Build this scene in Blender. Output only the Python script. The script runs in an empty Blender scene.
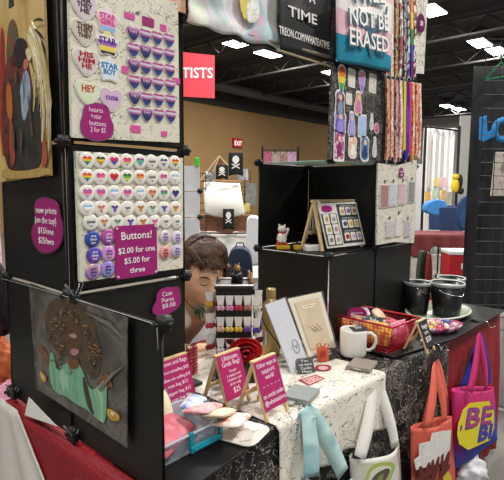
import bpy, bmesh, math, random
from mathutils import Vector, Matrix, Euler
R_ = random.Random(7)
SC = bpy.context.scene
COL = SC.collection
PI = math.pi

# ------------------------------------------------------------ camera
FPX = 492.1
YAW, PIT, ROL = .731, .107, .006
CAM = Vector((-.567, -1.092, 1.368))
Fv = Vector((math.cos(YAW)*math.cos(PIT), math.sin(YAW)*math.cos(PIT), -math.sin(PIT)))
Rv = Vector((math.sin(YAW), -math.cos(YAW), 0)); Uv = Rv.cross(Fv)
cr, sr = math.cos(ROL), math.sin(ROL)
R2 = Rv*cr + Uv*sr; U2 = Uv*cr - Rv*sr
cd = bpy.data.cameras.new('camera'); cam = bpy.data.objects.new('camera', cd); COL.objects.link(cam)
cd.sensor_width = 36; cd.lens = FPX/504*36; cd.clip_start = .02; cd.clip_end = 200
m = Matrix((R2, U2, -Fv)).transposed().to_4x4(); m.translation = CAM
cam.matrix_world = m
SC.camera = cam

# ------------------------------------------------------------ world, exposure
w = bpy.data.worlds.new('world'); SC.world = w; w.use_nodes = True
w.node_tree.nodes['Background'].inputs[0].default_value = (.93, .96, 1, 1)
w.node_tree.nodes['Background'].inputs[1].default_value = .30
SC.view_settings.view_transform = 'Standard'
SC.view_settings.look = 'None'
SC.view_settings.exposure = 0.38
SC.view_settings.gamma = 1
SC.view_settings.use_curve_mapping = False

# ------------------------------------------------------------ helpers
def ray(px, py): return Fv + R2*((px-252)/FPX) - U2*((py-240)/FPX)
def on(px, py, ax, v):
    """point of the real plane ax = v that the photograph shows at px, py"""
    d = ray(px, py); i = 'xyz'.index(ax)
    return CAM + d*((v-CAM[i])/d[i])
def deep(px, py, t): return CAM + ray(px, py)*t

def hexc(h):
    h = h.lstrip('#'); c = [int(h[i:i+2], 16)/255 for i in (0, 2, 4)]
    return tuple((x/12.92 if x <= .04045 else ((x+.055)/1.055)**2.4) for x in c) + (1,)
MC = {}
def mat(h, rough=.6, metal=0, alpha=1, emit=0, trans=0, noise=0, nscale=30, bump=0, coat=0, ior=1.45):
    k = (h, rough, metal, alpha, emit, trans, noise, nscale, bump, coat)
    if k in MC: return MC[k]
    M = bpy.data.materials.new('m_'+h.strip('#')); M.use_nodes = True
    nt = M.node_tree; b = nt.nodes['Principled BSDF']; c = hexc(h)
    b.inputs['Base Color'].default_value = c; b.inputs['Roughness'].default_value = rough
    b.inputs['Metallic'].default_value = metal; b.inputs['Alpha'].default_value = alpha
    b.inputs['Transmission Weight'].default_value = trans; b.inputs['IOR'].default_value = ior
    b.inputs['Coat Weight'].default_value = coat; b.inputs['Coat Roughness'].default_value = .12
    if emit: b.inputs['Emission Color'].default_value = c; b.inputs['Emission Strength'].default_value = emit
    if noise or bump:
        tc = nt.nodes.new('ShaderNodeTexCoord'); n = nt.nodes.new('ShaderNodeTexNoise')
        n.inputs['Scale'].default_value = nscale; n.inputs['Detail'].default_value = 4
        nt.links.new(tc.outputs['Object'], n.inputs['Vector'])
        if noise:
            r = nt.nodes.new('ShaderNodeValToRGB')
            r.color_ramp.elements[0].position = .3; r.color_ramp.elements[1].position = .7
            r.color_ramp.elements[0].color = tuple(x*(1-noise) for x in c[:3])+(1,)
            r.color_ramp.elements[1].color = tuple(min(1, x*(1+noise)) for x in c[:3])+(1,)
            nt.links.new(n.outputs['Fac'], r.inputs[0]); nt.links.new(r.outputs[0], b.inputs['Base Color'])
        if bump:
            bp = nt.nodes.new('ShaderNodeBump'); bp.inputs['Strength'].default_value = bump; bp.inputs['Distance'].default_value = .01
            nt.links.new(n.outputs['Fac'], bp.inputs['Height']); nt.links.new(bp.outputs[0], b.inputs['Normal'])
    MC[k] = M; return M

def scrib(base, ink, scale=14, width=.018, rough=.8, ink2=None, density=.45, bump=.2, stretch=(1, 1, 1)):
    """printed cloth or card: base colour with fine hand-drawn ink lines"""
    k = ('s', base, ink, scale, width, ink2, density, stretch)
    if k in MC: return MC[k]
    M = bpy.data.materials.new('m_print'); M.use_nodes = True; nt = M.node_tree; b = nt.nodes['Principled BSDF']
    b.inputs['Roughness'].default_value = rough
    tc = nt.nodes.new('ShaderNodeTexCoord'); mp = nt.nodes.new('ShaderNodeMapping'); mp.inputs['Scale'].default_value = stretch
    nt.links.new(tc.outputs['Object'], mp.inputs['Vector'])
    def lines(sc, dist, wd):
        n = nt.nodes.new('ShaderNodeTexNoise'); n.inputs['Scale'].default_value = sc; n.inputs['Detail'].default_value = 2.5; n.inputs['Distortion'].default_value = dist
        nt.links.new(mp.outputs[0], n.inputs['Vector'])
        a = nt.nodes.new('ShaderNodeMath'); a.operation = 'SUBTRACT'; a.inputs[1].default_value = .5; nt.links.new(n.outputs['Fac'], a.inputs[0])
        c = nt.nodes.new('ShaderNodeMath'); c.operation = 'ABSOLUTE'; nt.links.new(a.outputs[0], c.inputs[0])
        d = nt.nodes.new('ShaderNodeMath'); d.operation = 'LESS_THAN'; d.inputs[1].default_value = wd; nt.links.new(c.outputs[0], d.inputs[0])
        return d
    l1 = lines(scale, 1.5, width); l2 = lines(scale*2.3, 2.5, width*1.5)
    mk_ = nt.nodes.new('ShaderNodeTexNoise'); mk_.inputs['Scale'].default_value = scale*.35; nt.links.new(tc.outputs['Object'], mk_.inputs['Vector'])
    g = nt.nodes.new('ShaderNodeMath'); g.operation = 'GREATER_THAN'; g.inputs[1].default_value = 1-density; nt.links.new(mk_.outputs['Fac'], g.inputs[0])
    mu = nt.nodes.new('ShaderNodeMath'); mu.operation = 'MULTIPLY'; nt.links.new(l2.outputs[0], mu.inputs[0]); nt.links.new(g.outputs[0], mu.inputs[1])
    mx = nt.nodes.new('ShaderNodeMix'); mx.data_type = 'RGBA'; mx.inputs['A'].default_value = hexc(base); mx.inputs['B'].default_value = hexc(ink)
    nt.links.new(l1.outputs[0], mx.inputs['Factor'])
    mx2 = nt.nodes.new('ShaderNodeMix'); mx2.data_type = 'RGBA'; mx2.inputs['B'].default_value = hexc(ink2 or ink)
    nt.links.new(mu.outputs[0], mx2.inputs['Factor']); nt.links.new(mx.outputs['Result'], mx2.inputs['A'])
    nt.links.new(mx2.outputs['Result'], b.inputs['Base Color'])
    MC[k] = M; return M

def ramp(cols, axis='Z', lo=-.5, hi=.5, hard=True, rough=.4, wob=0, coat=0, nscale=12):
    """dyed bands of colour along an object axis"""
    k = ('r', tuple(cols), axis, lo, hi, hard, wob, coat)
    if k in MC: return MC[k]
    M = bpy.data.materials.new('m_bands'); M.use_nodes = True; nt = M.node_tree; b = nt.nodes['Principled BSDF']
    b.inputs['Roughness'].default_value = rough; b.inputs['Coat Weight'].default_value = coat
    tc = nt.nodes.new('ShaderNodeTexCoord'); sp = nt.nodes.new('ShaderNodeSeparateXYZ'); nt.links.new(tc.outputs['Object'], sp.inputs[0])
    mr = nt.nodes.new('ShaderNodeMapRange'); mr.inputs['From Min'].default_value = lo; mr.inputs['From Max'].default_value = hi
    src = sp.outputs[axis]
    if wob:
        n = nt.nodes.new('ShaderNodeTexNoise'); n.inputs['Scale'].default_value = nscale; nt.links.new(tc.outputs['Object'], n.inputs['Vector'])
        a = nt.nodes.new('ShaderNodeMath'); a.operation = 'MULTIPLY_ADD'; a.inputs[1].default_value = wob
        nt.links.new(n.outputs['Fac'], a.inputs[0]); nt.links.new(src, a.inputs[2]); src = a.outputs[0]
    nt.links.new(src, mr.inputs[0])
    r = nt.nodes.new('ShaderNodeValToRGB'); cr_ = r.color_ramp; cr_.interpolation = 'CONSTANT' if hard else 'LINEAR'
    n_ = len(cols)
    while len(cr_.elements) < n_: cr_.elements.new(.5)
    for i, c in enumerate(cols):
        cr_.elements[i].position = (i/n_ if hard else i/max(1, n_-1)); cr_.elements[i].color = hexc(c)
    nt.links.new(mr.outputs[0], r.inputs[0]); nt.links.new(r.outputs[0], b.inputs['Base Color'])
    MC[k] = M; return M

def splotch(cols, scale=8, rough=.6, bump=0, coat=0, dist=.5, det=2, stretch=(1, 1, 1), lo=.35, hi=.65):
    """mottled paint or dye in several colours"""
    k = ('p', tuple(cols), scale, rough, coat, dist, det, stretch, lo, hi)
    if k in MC: return MC[k]
    M = bpy.data.materials.new('m_mottled'); M.use_nodes = True; nt = M.node_tree; b = nt.nodes['Principled BSDF']
    b.inputs['Roughness'].default_value = rough; b.inputs['Coat Weight'].default_value = coat
    tc = nt.nodes.new('ShaderNodeTexCoord'); mp = nt.nodes.new('ShaderNodeMapping'); mp.inputs['Scale'].default_value = stretch
    nt.links.new(tc.outputs['Object'], mp.inputs[0])
    n = nt.nodes.new('ShaderNodeTexNoise'); n.inputs['Scale'].default_value = scale; n.inputs['Distortion'].default_value = dist; n.inputs['Detail'].default_value = det
    nt.links.new(mp.outputs[0], n.inputs['Vector'])
    r = nt.nodes.new('ShaderNodeValToRGB'); cr_ = r.color_ramp
    while len(cr_.elements) < len(cols): cr_.elements.new(.5)
    for i, c in enumerate(cols):
        cr_.elements[i].position = lo+(hi-lo)*i/(len(cols)-1); cr_.elements[i].color = hexc(c)
    nt.links.new(n.outputs['Fac'], r.inputs[0]); nt.links.new(r.outputs[0], b.inputs['Base Color'])
    MC[k] = M; return M

def WM(o):
    m_ = Matrix.LocRotScale(o.location, o.rotation_euler, o.scale)
    return WM(o.parent) @ m_ if o.parent else m_

def box(bm, c, s, rz=0, rot=None):
    M_ = Matrix.Translation(c) @ (rot.to_4x4() if rot else Matrix.Rotation(rz, 4, 'Z')) @ Matrix.Diagonal((*s, 1))
    bmesh.ops.create_cube(bm, size=1, matrix=M_); return bm
def tube(bm, pts, r, n=8, closed=False, caps=True):
    pts = [Vector(p) for p in pts]; N = len(pts); rings = []
    rr = r if hasattr(r, '__len__') else [r]*N
    up = None
    for i, p in enumerate(pts):
        if closed: t = pts[(i+1) % N]-pts[i-1]
        else: t = pts[min(i+1, N-1)]-pts[max(i-1, 0)]
        t = t.normalized() if t.length > 1e-9 else Vector((0, 0, 1))
        if up is None: up = Vector((0, 0, 1)) if abs(t.z) < .9 else Vector((1, 0, 0))
        a = t.cross(up)
        if a.length < 1e-4: a = t.cross(Vector((0, 1, 0)))
        a.normalize(); b = a.cross(t).normalized(); up = b
        rings.append([bm.verts.new(p+a*math.cos(2*PI*k/n)*rr[i]+b*math.sin(2*PI*k/n)*rr[i]) for k in range(n)])
    L = N if closed else N-1
    for i in range(L):
        A, B = rings[i], rings[(i+1) % N]
        for k in range(n): bm.faces.new((A[k], A[(k+1) % n], B[(k+1) % n], B[k]))
    if caps and not closed:
        bm.faces.new(rings[0][::-1]); bm.faces.new(rings[-1])
    return bm
def lathe(bm, prof, n=24, c=(0, 0, 0)):
    rings = []
    for (r, z) in prof:
        if r < 1e-5: rings.append([bm.verts.new((c[0], c[1], c[2]+z))])
        else: rings.append([bm.verts.new((c[0]+r*math.cos(2*PI*k/n), c[1]+r*math.sin(2*PI*k/n), c[2]+z)) for k in range(n)])
    for A, B in zip(rings, rings[1:]):
        for k in range(n):
            if len(A) == 1 and len(B) == 1: continue
            if len(A) == 1: bm.faces.new((A[0], B[(k+1) % n], B[k]))
            elif len(B) == 1: bm.faces.new((A[k], A[(k+1) % n], B[0]))
            else: bm.faces.new((A[k], A[(k+1) % n], B[(k+1) % n], B[k]))
    return bm
def ball(bm, c, r, n=12):
    s = r if hasattr(r, '__len__') else (r, r, r)
    bmesh.ops.create_uvsphere(bm, u_segments=n, v_segments=max(6, n*2//3), radius=1, matrix=Matrix.Translation(c) @ Matrix.Diagonal((*s, 1))); return bm
def prism(bm, pts, th, y=0):
    """outline (x,z) extruded from y towards the viewer (-y) by th"""
    a = [bm.verts.new((x, y, z)) for x, z in pts]; b = [bm.verts.new((x, y-th, z)) for x, z in pts]
    n = len(pts); bm.faces.new(a); bm.faces.new(b[::-1])
    for i in range(n): bm.faces.new((a[i], b[i], b[(i+1) % n], a[(i+1) % n]))
    return bm
def polyw(bm, P, nrm, th):
    """world-space outline given thickness th along nrm"""
    nrm = Vector(nrm)
    a = [bm.verts.new(p) for p in P]; b = [bm.verts.new(Vector(p)+nrm*th) for p in P]
    n = len(P); bm.faces.new(a); bm.faces.new(b[::-1])
    for i in range(n): bm.faces.new((a[i], b[i], b[(i+1) % n], a[(i+1) % n]))
    return bm
def chaikin(pts, k=2):
    for _ in range(k):
        o = []
        for i in range(len(pts)):
            p, q = pts[i], pts[(i+1) % len(pts)]
            o.append(tuple(.75*a+.25*b for a, b in zip(p, q))); o.append(tuple(.25*a+.75*b for a, b in zip(p, q)))
        pts = o
    return pts
def NB(): return bmesh.new()

def tag(o, label=None, cat=None, group=None, kind=None):
    if label: o['label'] = label
    if cat: o['category'] = cat
    if group: o['group'] = group
    if kind: o['kind'] = kind
    return o
def E(name, label, cat, loc, rz=0, group=None, rot=None):
    o = bpy.data.objects.new(name, None); COL.objects.link(o); o.location = loc
    o.rotation_euler = rot if rot else (0, 0, rz); o.empty_display_size = .05
    return tag(o, label, cat, group)
def mk(name, bm, m_, parent=None, world=False, smooth=False, bev=0, recenter=True, sub=0, solid=0):
    bmesh.ops.recalc_face_normals(bm, faces=bm.faces)
    me = bpy.data.meshes.new(name)
    o = bpy.data.objects.new(name, me); COL.objects.link(o); o.parent = parent
    if world and parent: bmesh.ops.transform(bm, matrix=WM(parent).inverted(), verts=bm.verts)
    if parent is None and recenter and len(bm.verts):
        xs = [v.co for v in bm.verts]
        c = Vector(((min(v.x for v in xs)+max(v.x for v in xs))/2, (min(v.y for v in xs)+max(v.y for v in xs))/2, min(v.z for v in xs)))
        bmesh.ops.translate(bm, vec=-c, verts=bm.verts); o.location = c
    if smooth:
        for f in bm.faces: f.smooth = True
    bm.to_mesh(me); bm.free()
    if m_: me.materials.append(m_)
    if solid: md = o.modifiers.new('solid', 'SOLIDIFY'); md.thickness = solid; md.offset = 0
    if bev: md = o.modifiers.new('bevel', 'BEVEL'); md.width = bev; md.segments = 2; md.limit_method = 'ANGLE'
    if sub: md = o.modifiers.new('sub', 'SUBSURF'); md.levels = sub; md.render_levels = sub
    return o
def struct(name, bm, m_, parent=None, **k):
    o = mk(name, bm, m_, parent, **k)
    if not parent: o['kind'] = 'structure'
    return o
def dup(root, loc=None, rz=None, label=None, mats=None):
    r = root.copy(); COL.objects.link(r)
    if loc is not None: r.location = loc
    if rz is not None: r.rotation_euler.z = rz
    if label: r['label'] = label
    for ch in list(root.children):
        c = ch.copy(); COL.objects.link(c); c.parent = r
        for g in list(ch.children):
            d = g.copy(); COL.objects.link(d); d.parent = c
    return r
def setmat(o, m_):
    """give an object its own copy of its mesh in another material"""
    o.data = o.data.copy(); o.data.materials.clear(); o.data.materials.append(m_); return o

def text_bm(s, h, w=None, bold=0, align='CENTER', ext=.0004):
    cu = bpy.data.curves.new('t', 'FONT'); cu.body = s; cu.size = h*1.35; cu.align_x = align; cu.extrude = ext; cu.offset = bold; cu.resolution_u = 2
    o = bpy.data.objects.new('t', cu); COL.objects.link(o)
    me = bpy.data.meshes.new_from_object(o.evaluated_get(bpy.context.evaluated_depsgraph_get()))
    bm = NB(); bm.from_mesh(me)
    bpy.data.objects.remove(o); bpy.data.curves.remove(cu); bpy.data.meshes.remove(me)
    if w and bm.verts:
        xs = [v.co.x for v in bm.verts]; c = max(xs)-min(xs)
        if c > 0:
            k = w/c; x0 = (max(xs)+min(xs))/2 if align == 'CENTER' else min(xs)
            for v in bm.verts: v.co.x = (v.co.x-x0)*k
    bmesh.ops.transform(bm, matrix=Matrix.Rotation(PI/2, 4, 'X'), verts=bm.verts)
    return bm
def lettering(lines, m_, parent, y=0, name='lettering', bold=0, rot=0):
    """lines: (text, x, z, height, width) on the local xz plane facing -y"""
    bm = NB()
    for (s, x, z, h, w_) in lines:
        t = text_bm(s, h, w_, bold)
        if rot: bmesh.ops.rotate(t, cent=(0, 0, 0), matrix=Matrix.Rotation(rot, 3, 'Y'), verts=t.verts)
        bmesh.ops.translate(t, vec=(x, y, z), verts=t.verts)
        me = bpy.data.meshes.new('x'); t.to_mesh(me); t.free(); bm.from_mesh(me); bpy.data.meshes.remove(me)
    return mk(name, bm, m_, parent)
def heart(w=1, n=28):
    P = []
    for i in range(n):
        t = 2*PI*i/n
        P.append((w*16*math.sin(t)**3/34, w*(13*math.cos(t)-5*math.cos(2*t)-2*math.cos(3*t)-math.cos(4*t)+2)/34))
    return P
def circle(r, n=20, sx=1, sz=1): return [(r*sx*math.cos(2*PI*i/n), r*sz*math.sin(2*PI*i/n)) for i in range(n)]
def star(r, k=.55, n=5, rot=0): return [((r if i % 2 == 0 else r*k)*math.sin(rot+PI*i/n), (r if i % 2 == 0 else r*k)*math.cos(rot+PI*i/n)) for i in range(2*n)]
def rrect(w_, h, r, n=4):
    P = []
    for cx, cz, a0 in ((w_/2-r, h/2-r, 0), (-w_/2+r, h/2-r, PI/2), (-w_/2+r, -h/2+r, PI), (w_/2-r, -h/2+r, 1.5*PI)):
        for i in range(n+1): a = a0+PI/2*i/n; P.append((cx+r*math.cos(a), cz+r*math.sin(a)))
    return P
def scl(P, k, dx=0, dz=0): return [(x*k+dx, z*k+dz) for x, z in P]
def decal(name, px, ax, val, m_, parent, th=.0008, smooth=1, layer=0):
    """painted or printed shape lying on the plane ax = val"""
    if smooth: px = chaikin(px, smooth)
    nrm = {'x': (-1, 0, 0), 'y': (0, -1, 0), 'z': (0, 0, 1)}[ax]
    off = -layer if ax in 'xy' else layer
    return mk(name, polyw(NB(), [on(a, b, ax, val+off) for a, b in px], nrm, th), m_, parent, world=True)
def sheet(fn, nu, nv):
    bm = NB(); V = [[bm.verts.new(fn(i/nu, j/nv)) for j in range(nv+1)] for i in range(nu+1)]
    for i in range(nu):
        for j in range(nv): bm.faces.new((V[i][j], V[i+1][j], V[i+1][j+1], V[i][j+1]))
    return bm
ORD = ['first', 'second', 'third', 'fourth', 'fifth', 'sixth', 'seventh', 'eighth', 'ninth', 'tenth', 'eleventh', 'twelfth']
BLACK = mat('#15140f', .45); BLK = mat('#0d0d0c', .5); WHITE = mat('#f0eee8', .6); MAG = mat('#a01f72', .3, coat=.3); WOOD = mat('#d9bd8c', .6, noise=.12, nscale=40)
CHROME = mat('#c9c9c9', .25, 1); LET = mat('#f4e6ee', .6)

# ------------------------------------------------------------ the hall
struct('floor', box(NB(), (14, 4, -.05), (46, 34, .1)), mat('#75716a', .35, noise=.12, nscale=2))
struct('ceiling', box(NB(), (14, 4, 5.85), (46, 34, .1)), mat('#292725', .8))
bw = NB(); box(bw, (8, 14.1, 2.35), (34, .2, 4.7)); struct('wall_back', bw, mat('#94744a', .8, noise=.05, nscale=.8))
bw = NB(); box(bw, (8, 14.1, 5.25), (34, .2, 1.1)); struct('trim_1', bw, mat('#2b2420', .8))
bw = NB(); box(bw, (31, 4, 2.9), (.2, 34, 5.8)); struct('wall_far', bw, mat('#b4b2ac', .8))
dm = mat('#3a3836', .6, .3)
for i, x in enumerate((7.5, 9.8, 12.6, 15.5, 18.6, 22, 26)):
    b = NB(); box(b, (x, 4, 5.62), (.16, 34, .05)); box(b, (x, 4, 5.2), (.13, 34, .05))
    k = -12
    while k < 20:
        tube(b, [(x, k, 5.6), (x, k+.5, 5.22), (x, k+1, 5.6)], .025, 4); k += 1
    struct('trim_%d' % (i+2), b, dm)
for i, (y, z, r) in enumerate(((1.7, 5.0, .16), (12.9, 5.25, .2))):
    b = NB(); tube(b, [(-6, y, z), (31, y, z)], r, 14)
    for x in range(-5, 31, 2): tube(b, [(x, y, z+r), (x, y, 5.8)], .012, 4)
    struct('trim_%d' % (i+10), b, mat('#4a4744', .5, .4))
# ceiling lights: rows along the hall
def ceiling_light(x, y, label, lamp=0, lit=14):
    t = E('ceiling_light', label, 'ceiling light', (x, y, 5.5), 0, 'ceiling lights in rows over the hall')
    mk('housing', box(NB(), (0, 0, .06), (.95, .5, .12)), mat('#77736e', .5, .5), t, bev=.01)
    mk('diffuser', box(NB(), (0, 0, -.012), (.86, .42, .02)), mat('#ffffff', .5, emit=lit), t)
    b = NB(); [tube(b, [(s, 0, .12), (s, 0, .35)], .008, 5) for s in (-.4, .4)]; mk('hanger_rod', b, CHROME, t)
    if lamp:
        ld = bpy.data.lights.new('lamp', 'AREA'); ld.shape = 'RECTANGLE'; ld.size = .9; ld.size_y = .45; ld.energy = lamp; ld.color = (1, .97, .92)
        lo = bpy.data.objects.new('lamp', ld); COL.objects.link(lo); lo.parent = t; lo.location = (0, 0, -.03)
    return t
LIT = [((238, 45), 'bright rectangular ceiling light under the pastel cloth, left of a close pair'), ((268, 54), 'bright rectangular ceiling light beside the black TIME banner, right of a close pair'),
       ((333, 73), 'ceiling light half hidden behind the sticker board top corner'), ((431, 10), 'bright ceiling light right of the lanyards at the top edge'),
       ((480, 43), 'large bright ceiling light above the green hanger'), ((497, 51), 'ceiling light just above the green hanger at the right edge'),
       ((447, 106), 'small distant ceiling light above the white curtain, left of two'), ((459, 109), 'small distant ceiling light above the white curtain, right of two')]
for (a, lab) in LIT:
    p = on(a[0], a[1], 'z', 5.5); ceiling_light(p.x, p.y, lab, 140)
for (x, y, la) in ((-2.2, -3.2, 'behind the viewer at the left'), (2.2, -2.6, 'over the aisle in front of the tote bags'), (-2.6, 1.6, 'over the stall to the left of the table'), (2.2, 2.6, 'over the seated person'), (6.4, 3.8, 'over the aisle before the pirate ship stall'), (6.4, -1.6, 'over the gridwall'), (5, 9.1, 'near the tan back wall'), (-1, 7, 'far behind the gold painting')):
    ceiling_light(x, y, 'ceiling light above the picture, '+la, 135 if abs(x) < 5 and y < 3 else 260 if x > 6 else 90)
# ------------------------------------------------------------ the booth table
TT = .742
t = E('folding_table', 'long folding table under red, black and cream cloths', 'table', (1.03, .0, 0), -.055)
mk('table_top', box(NB(), (0, 0, TT-.02), (2.08, .63, .036)), mat('#c9c6bf', .6), t)
for sx in (-1, 1):
    for sy in (-1, 1): mk('leg', tube(NB(), [(sx*.93, sy*.27, 0), (sx*.93, sy*.27, TT-.036)], .014, 8), mat('#77777a', .4, .6), t)
def cloth_top_front(x0, x1, y0, y1, ztop, zhem, amp, off, freq=9, th=.0, slope=-.055, nx=60, hemw=.01, seed=0, over=0):
    """cloth lying on the table top and hanging down its front; front edge runs slightly askew"""
    def fn(u, v):
        x = x0+(x1-x0)*u; yf = y0+slope*(x-.1)-off
        Lt = y1-yf; Lf = ztop-zhem+hemw*math.sin(u*23+seed); s = v*(Lt+Lf)
        r = .012
        if s < Lt-r: return Vector((x, y1-s, ztop+.0006*math.sin(x*31+s*40)))
        if s < Lt+r:
            a = (s-Lt+r)/(2*r)*PI/2; return Vector((x, yf+r-r*math.sin(a), ztop-r+r*math.cos(a)))
        d = s-Lt; k = min(1, d/.25)
        return Vector((x+.006*math.sin(d*9+x*5), yf-amp*k*(math.sin(x*freq*6+seed)+.5*math.sin(x*freq*11+1+seed)+1.5)-.02*d, ztop-d))
    return sheet(fn, nx, 90)
RED = mat('#8e1320', .55, noise=.15, nscale=120, bump=.4)
# red table cloth: whole top, front, left and right drapes
b = cloth_top_front(-.028, 2.11, -.285, .36, TT+.003, .03, .006, 0, seed=2)
def side(x, s):
    def fn(u, v):
        y = -.285+(.36+.285)*u; d = v*.70; k = min(1, d/.2)
        y = y if s < 0 else -.285+(max(.27-1.25*d, -.12)+.285)*u
        return Vector((x-s*(.005*k*(math.sin(y*38)+1.2)+.015*d), y, TT+.003-d-.0))
    return fn
for (x, s) in ((-.028, 1), (2.11, -1)):
    sb = sheet(side(x, s), 40, 30); me = bpy.data.meshes.new('x'); sb.to_mesh(me); sb.free(); b.from_mesh(me)
def back(u, v): return Vector((.06+2.05*u, .36+.01*math.sin(u*60)*min(1, v*4)+.01*v, TT+.003-.7*v))
sb = sheet(back, 60, 12); me = bpy.data.meshes.new('x'); sb.to_mesh(me); sb.free(); b.from_mesh(me)
tag(mk('tablecloth', b, RED, smooth=True, solid=.0015), 'dark red textured tablecloth hanging under the black panels and down the left side', 'tablecloth')
b = cloth_top_front(.04, 1.44, -.285, .33, TT+.006, .12, .006, .022, freq=7, seed=.5)
tag(mk('tablecloth', b, scrib('#121110', '#c4b9ad', 20, .0085, .6, density=.45, stretch=(1, 1, 1.2)), smooth=True, solid=.0015), 'black tablecloth with pale scribbled brocade pattern hanging down the front', 'tablecloth')
b = cloth_top_front(.385, .925, -.285, .31, TT+.010, .565, .004, .032, freq=5, seed=4, hemw=.008)
tag(mk('table_runner', b, scrib('#e9e3d6', '#6f685f', 15, .0085, .75, density=.42, stretch=(1, 1, 1.6)), smooth=True, solid=.0015), 'cream table runner printed with old handwriting, hanging over the front edge', 'cloth')
def board(name, pts, z, th, m_, lab, cat):
    o = mk(name, polyw(NB(), [(x, y, z) for x, y in pts], (0, 0, 1), th), m_, bev=.002); tag(o, lab, cat); return o
TOPZ = TT+.013
board('display_mat', [(.0, -.375), (.34, -.345), (.37, -.22), (.02, -.18)], TT+.009, .006, mat('#141312', .5), 'black mat under the plastic tub and white coaster', 'mat')
board('display_mat', [(1.06, -.325), (1.45, -.405), (2.09, -.425), (2.09, -.09), (1.06, -.09)], TT+.013, .007, mat('#191816', .5), 'black mat under the red basket and striped tray, reaching the far table end', 'mat')
# white folded cloth at the left corner
P = [(33, 398), (15, 404), (12, 418), (26, 440), (44, 480), (12, 484), (0, 470), (6, 440)]
def fl(u, v):
    return Vector((-.030-.006*math.sin(u*14)*min(1, v*3)-.01*v-.004, .36+(max(.25-1.25*.6*v, -.15)-.36)*u+.05*v*(1-u), .756-.6*v))
b = sheet(fl, 24, 20)
tag(mk('cloth', b, mat('#d9d4cc', .8, bump=.2), smooth=True, solid=.004), 'white cloth hanging off the left table corner beside the red tablecloth', 'cloth')
tag(mk('paper', polyw(NB(), [on(*p, 'x', -.034) for p in ((25, 415), (29, 397), (57, 426))], (-1, 0, 0), .001), mat('#eeeae2', .7)), 'white triangle of paper sticking out under the black panels on red cloth', 'paper')

# ------------------------------------------------------------ display racks of black panels
PW = .36; Z0 = TOPZ
def rack_panel(parent, a, b_, z0, z1, name='panel', m_=BLACK, fr=True):
    """one panel between the posts a and b (world x,y)"""
    a = Vector(a); b_ = Vector(b_); d = (b_-a); L = d.length; d.normalize(); n = Vector((-d.y, d.x))
    bm = NB(); mid = (a+b_)/2; ang = math.atan2(d.y, d.x)
    box(bm, (mid.x, mid.y, (z0+z1)/2), (L-.012, .003, z1-z0-.012), ang)
    o = mk(name, bm, m_, parent, world=True)
    bm = NB(); r = .0045
    q = [(a.x, a.y, z0+.006), (b_.x, b_.y, z0+.006), (b_.x, b_.y, z1-.006), (a.x, a.y, z1-.006)]
    A = Vector((a.x+d.x*.006, a.y+d.y*.006)); B = Vector((b_.x-d.x*.006, b_.y-d.y*.006))
    tube(bm, [(A.x, A.y, z0+.006), (B.x, B.y, z0+.006), (B.x, B.y, z1-.006), (A.x, A.y, z1-.006)], r, 6, closed=True)
    mk('panel_frame', bm, BLK, o, world=True, smooth=True)
    return o
def hub(parent, x, y, z, up=True):
    bm = NB(); ball(bm, (x, y, z), .012, 12)
    for k in range(4):
        a = PI/2*k; tube(bm, [(x, y, z), (x+.022*math.cos(a), y+.022*math.sin(a), z)], .0055, 6)
    lathe(bm, [(0, -.014), (.015, -.014), (.0165, 0), (.015, .014), (0, .014)], 12, (x, y, z))
    bm2 = bm; mk('connector', bm2, BLK, parent, world=True, smooth=True)
t = E('display_rack', 'black modular panel rack at left, holding the button boards and paintings', 'display rack', (0, 0, Z0))
for k in range(3):
    z = .75+PW*k
    rack_panel(t, (0, 0), (0, PW), z if k else Z0, z+PW)
    rack_panel(t, (0, 0), (PW, 0), z if k else Z0, z+PW)
rack_panel(t, (0, -PW), (0, 0), Z0, .75+PW)
rack_panel(t, (0, 0), (0, PW), .75+3*PW, .75+3.6*PW); rack_panel(t, (0, 0), (PW, 0), .75+3*PW, .75+3.6*PW)
for k in range(4):
    z = .75+PW*k if k else Z0+.014
    for (x, y) in ((0, 0), (0, PW), (PW, 0)): hub(t, x, y, z)
    if k < 2: hub(t, 0, -PW, z)
L1, L2, L3, T2, L4, LB = (1.0, .28), (1.0, -.08), (1.36, -.08), (1.36, .28), (1.72, -.08), (1.72, .28)
t = E('display_rack', 'black modular cube rack at right, stepped with a shelf for the wooden easel and cat', 'display rack', (1.36, .1, Z0))
z1, z2, z3, z4 = .75+PW, .75+2*PW, .75+3*PW, .75+3.7*PW
for a, b_ in ((L1, L2), (L2, L3), (L3, L4), (L4, LB)): rack_panel(t, a, b_, Z0, z1)
for a, b_ in ((L1, T2), (T2, L3), (L3, L4)): rack_panel(t, a, b_, z1, z2)
for a, b_ in ((L2, L3), (L3, L4)): rack_panel(t, a, b_, z2, z3); rack_panel(t, a, b_, z3, z4)
for (x0, x1) in ((1.0, 1.36), (1.36, 1.72)):
    mk('shelf_panel', box(NB(), ((x0+x1)/2, .1, z1), (PW-.02, PW-.02, .004)), BLACK, t, world=True)
mk('shelf_panel', box(NB(), (1.18, .1, z2), (PW-.02, PW-.02, .003)), mat('#bfe0d2', .3, alpha=.55), t, world=True)['label'] = 'pale green translucent shelf'
for (x, y) in (L1, L2, L3, T2, L4, LB):
    for k, z in enumerate((Z0+.014, z1, z2, z3)):
        if k == 3 and (x, y) in (L1, T2, LB): continue
        if k == 2 and (x, y) == LB: continue
        hub(t, x, y, z)
# rod spanning between the two racks
b = tube(NB(), [(.36, -.0, z3+.004), (1.0, -.08, z3+.004)], .006, 8)
tag(mk('rod', b, mat('#8a7f6a', .5), smooth=True), 'thin beige rod spanning above the seated person between the black racks', 'rod')
b = tube(NB(), [(.36, .0, z3+.018), (1.0, -.06, z3+.018)], .004, 8)

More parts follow.
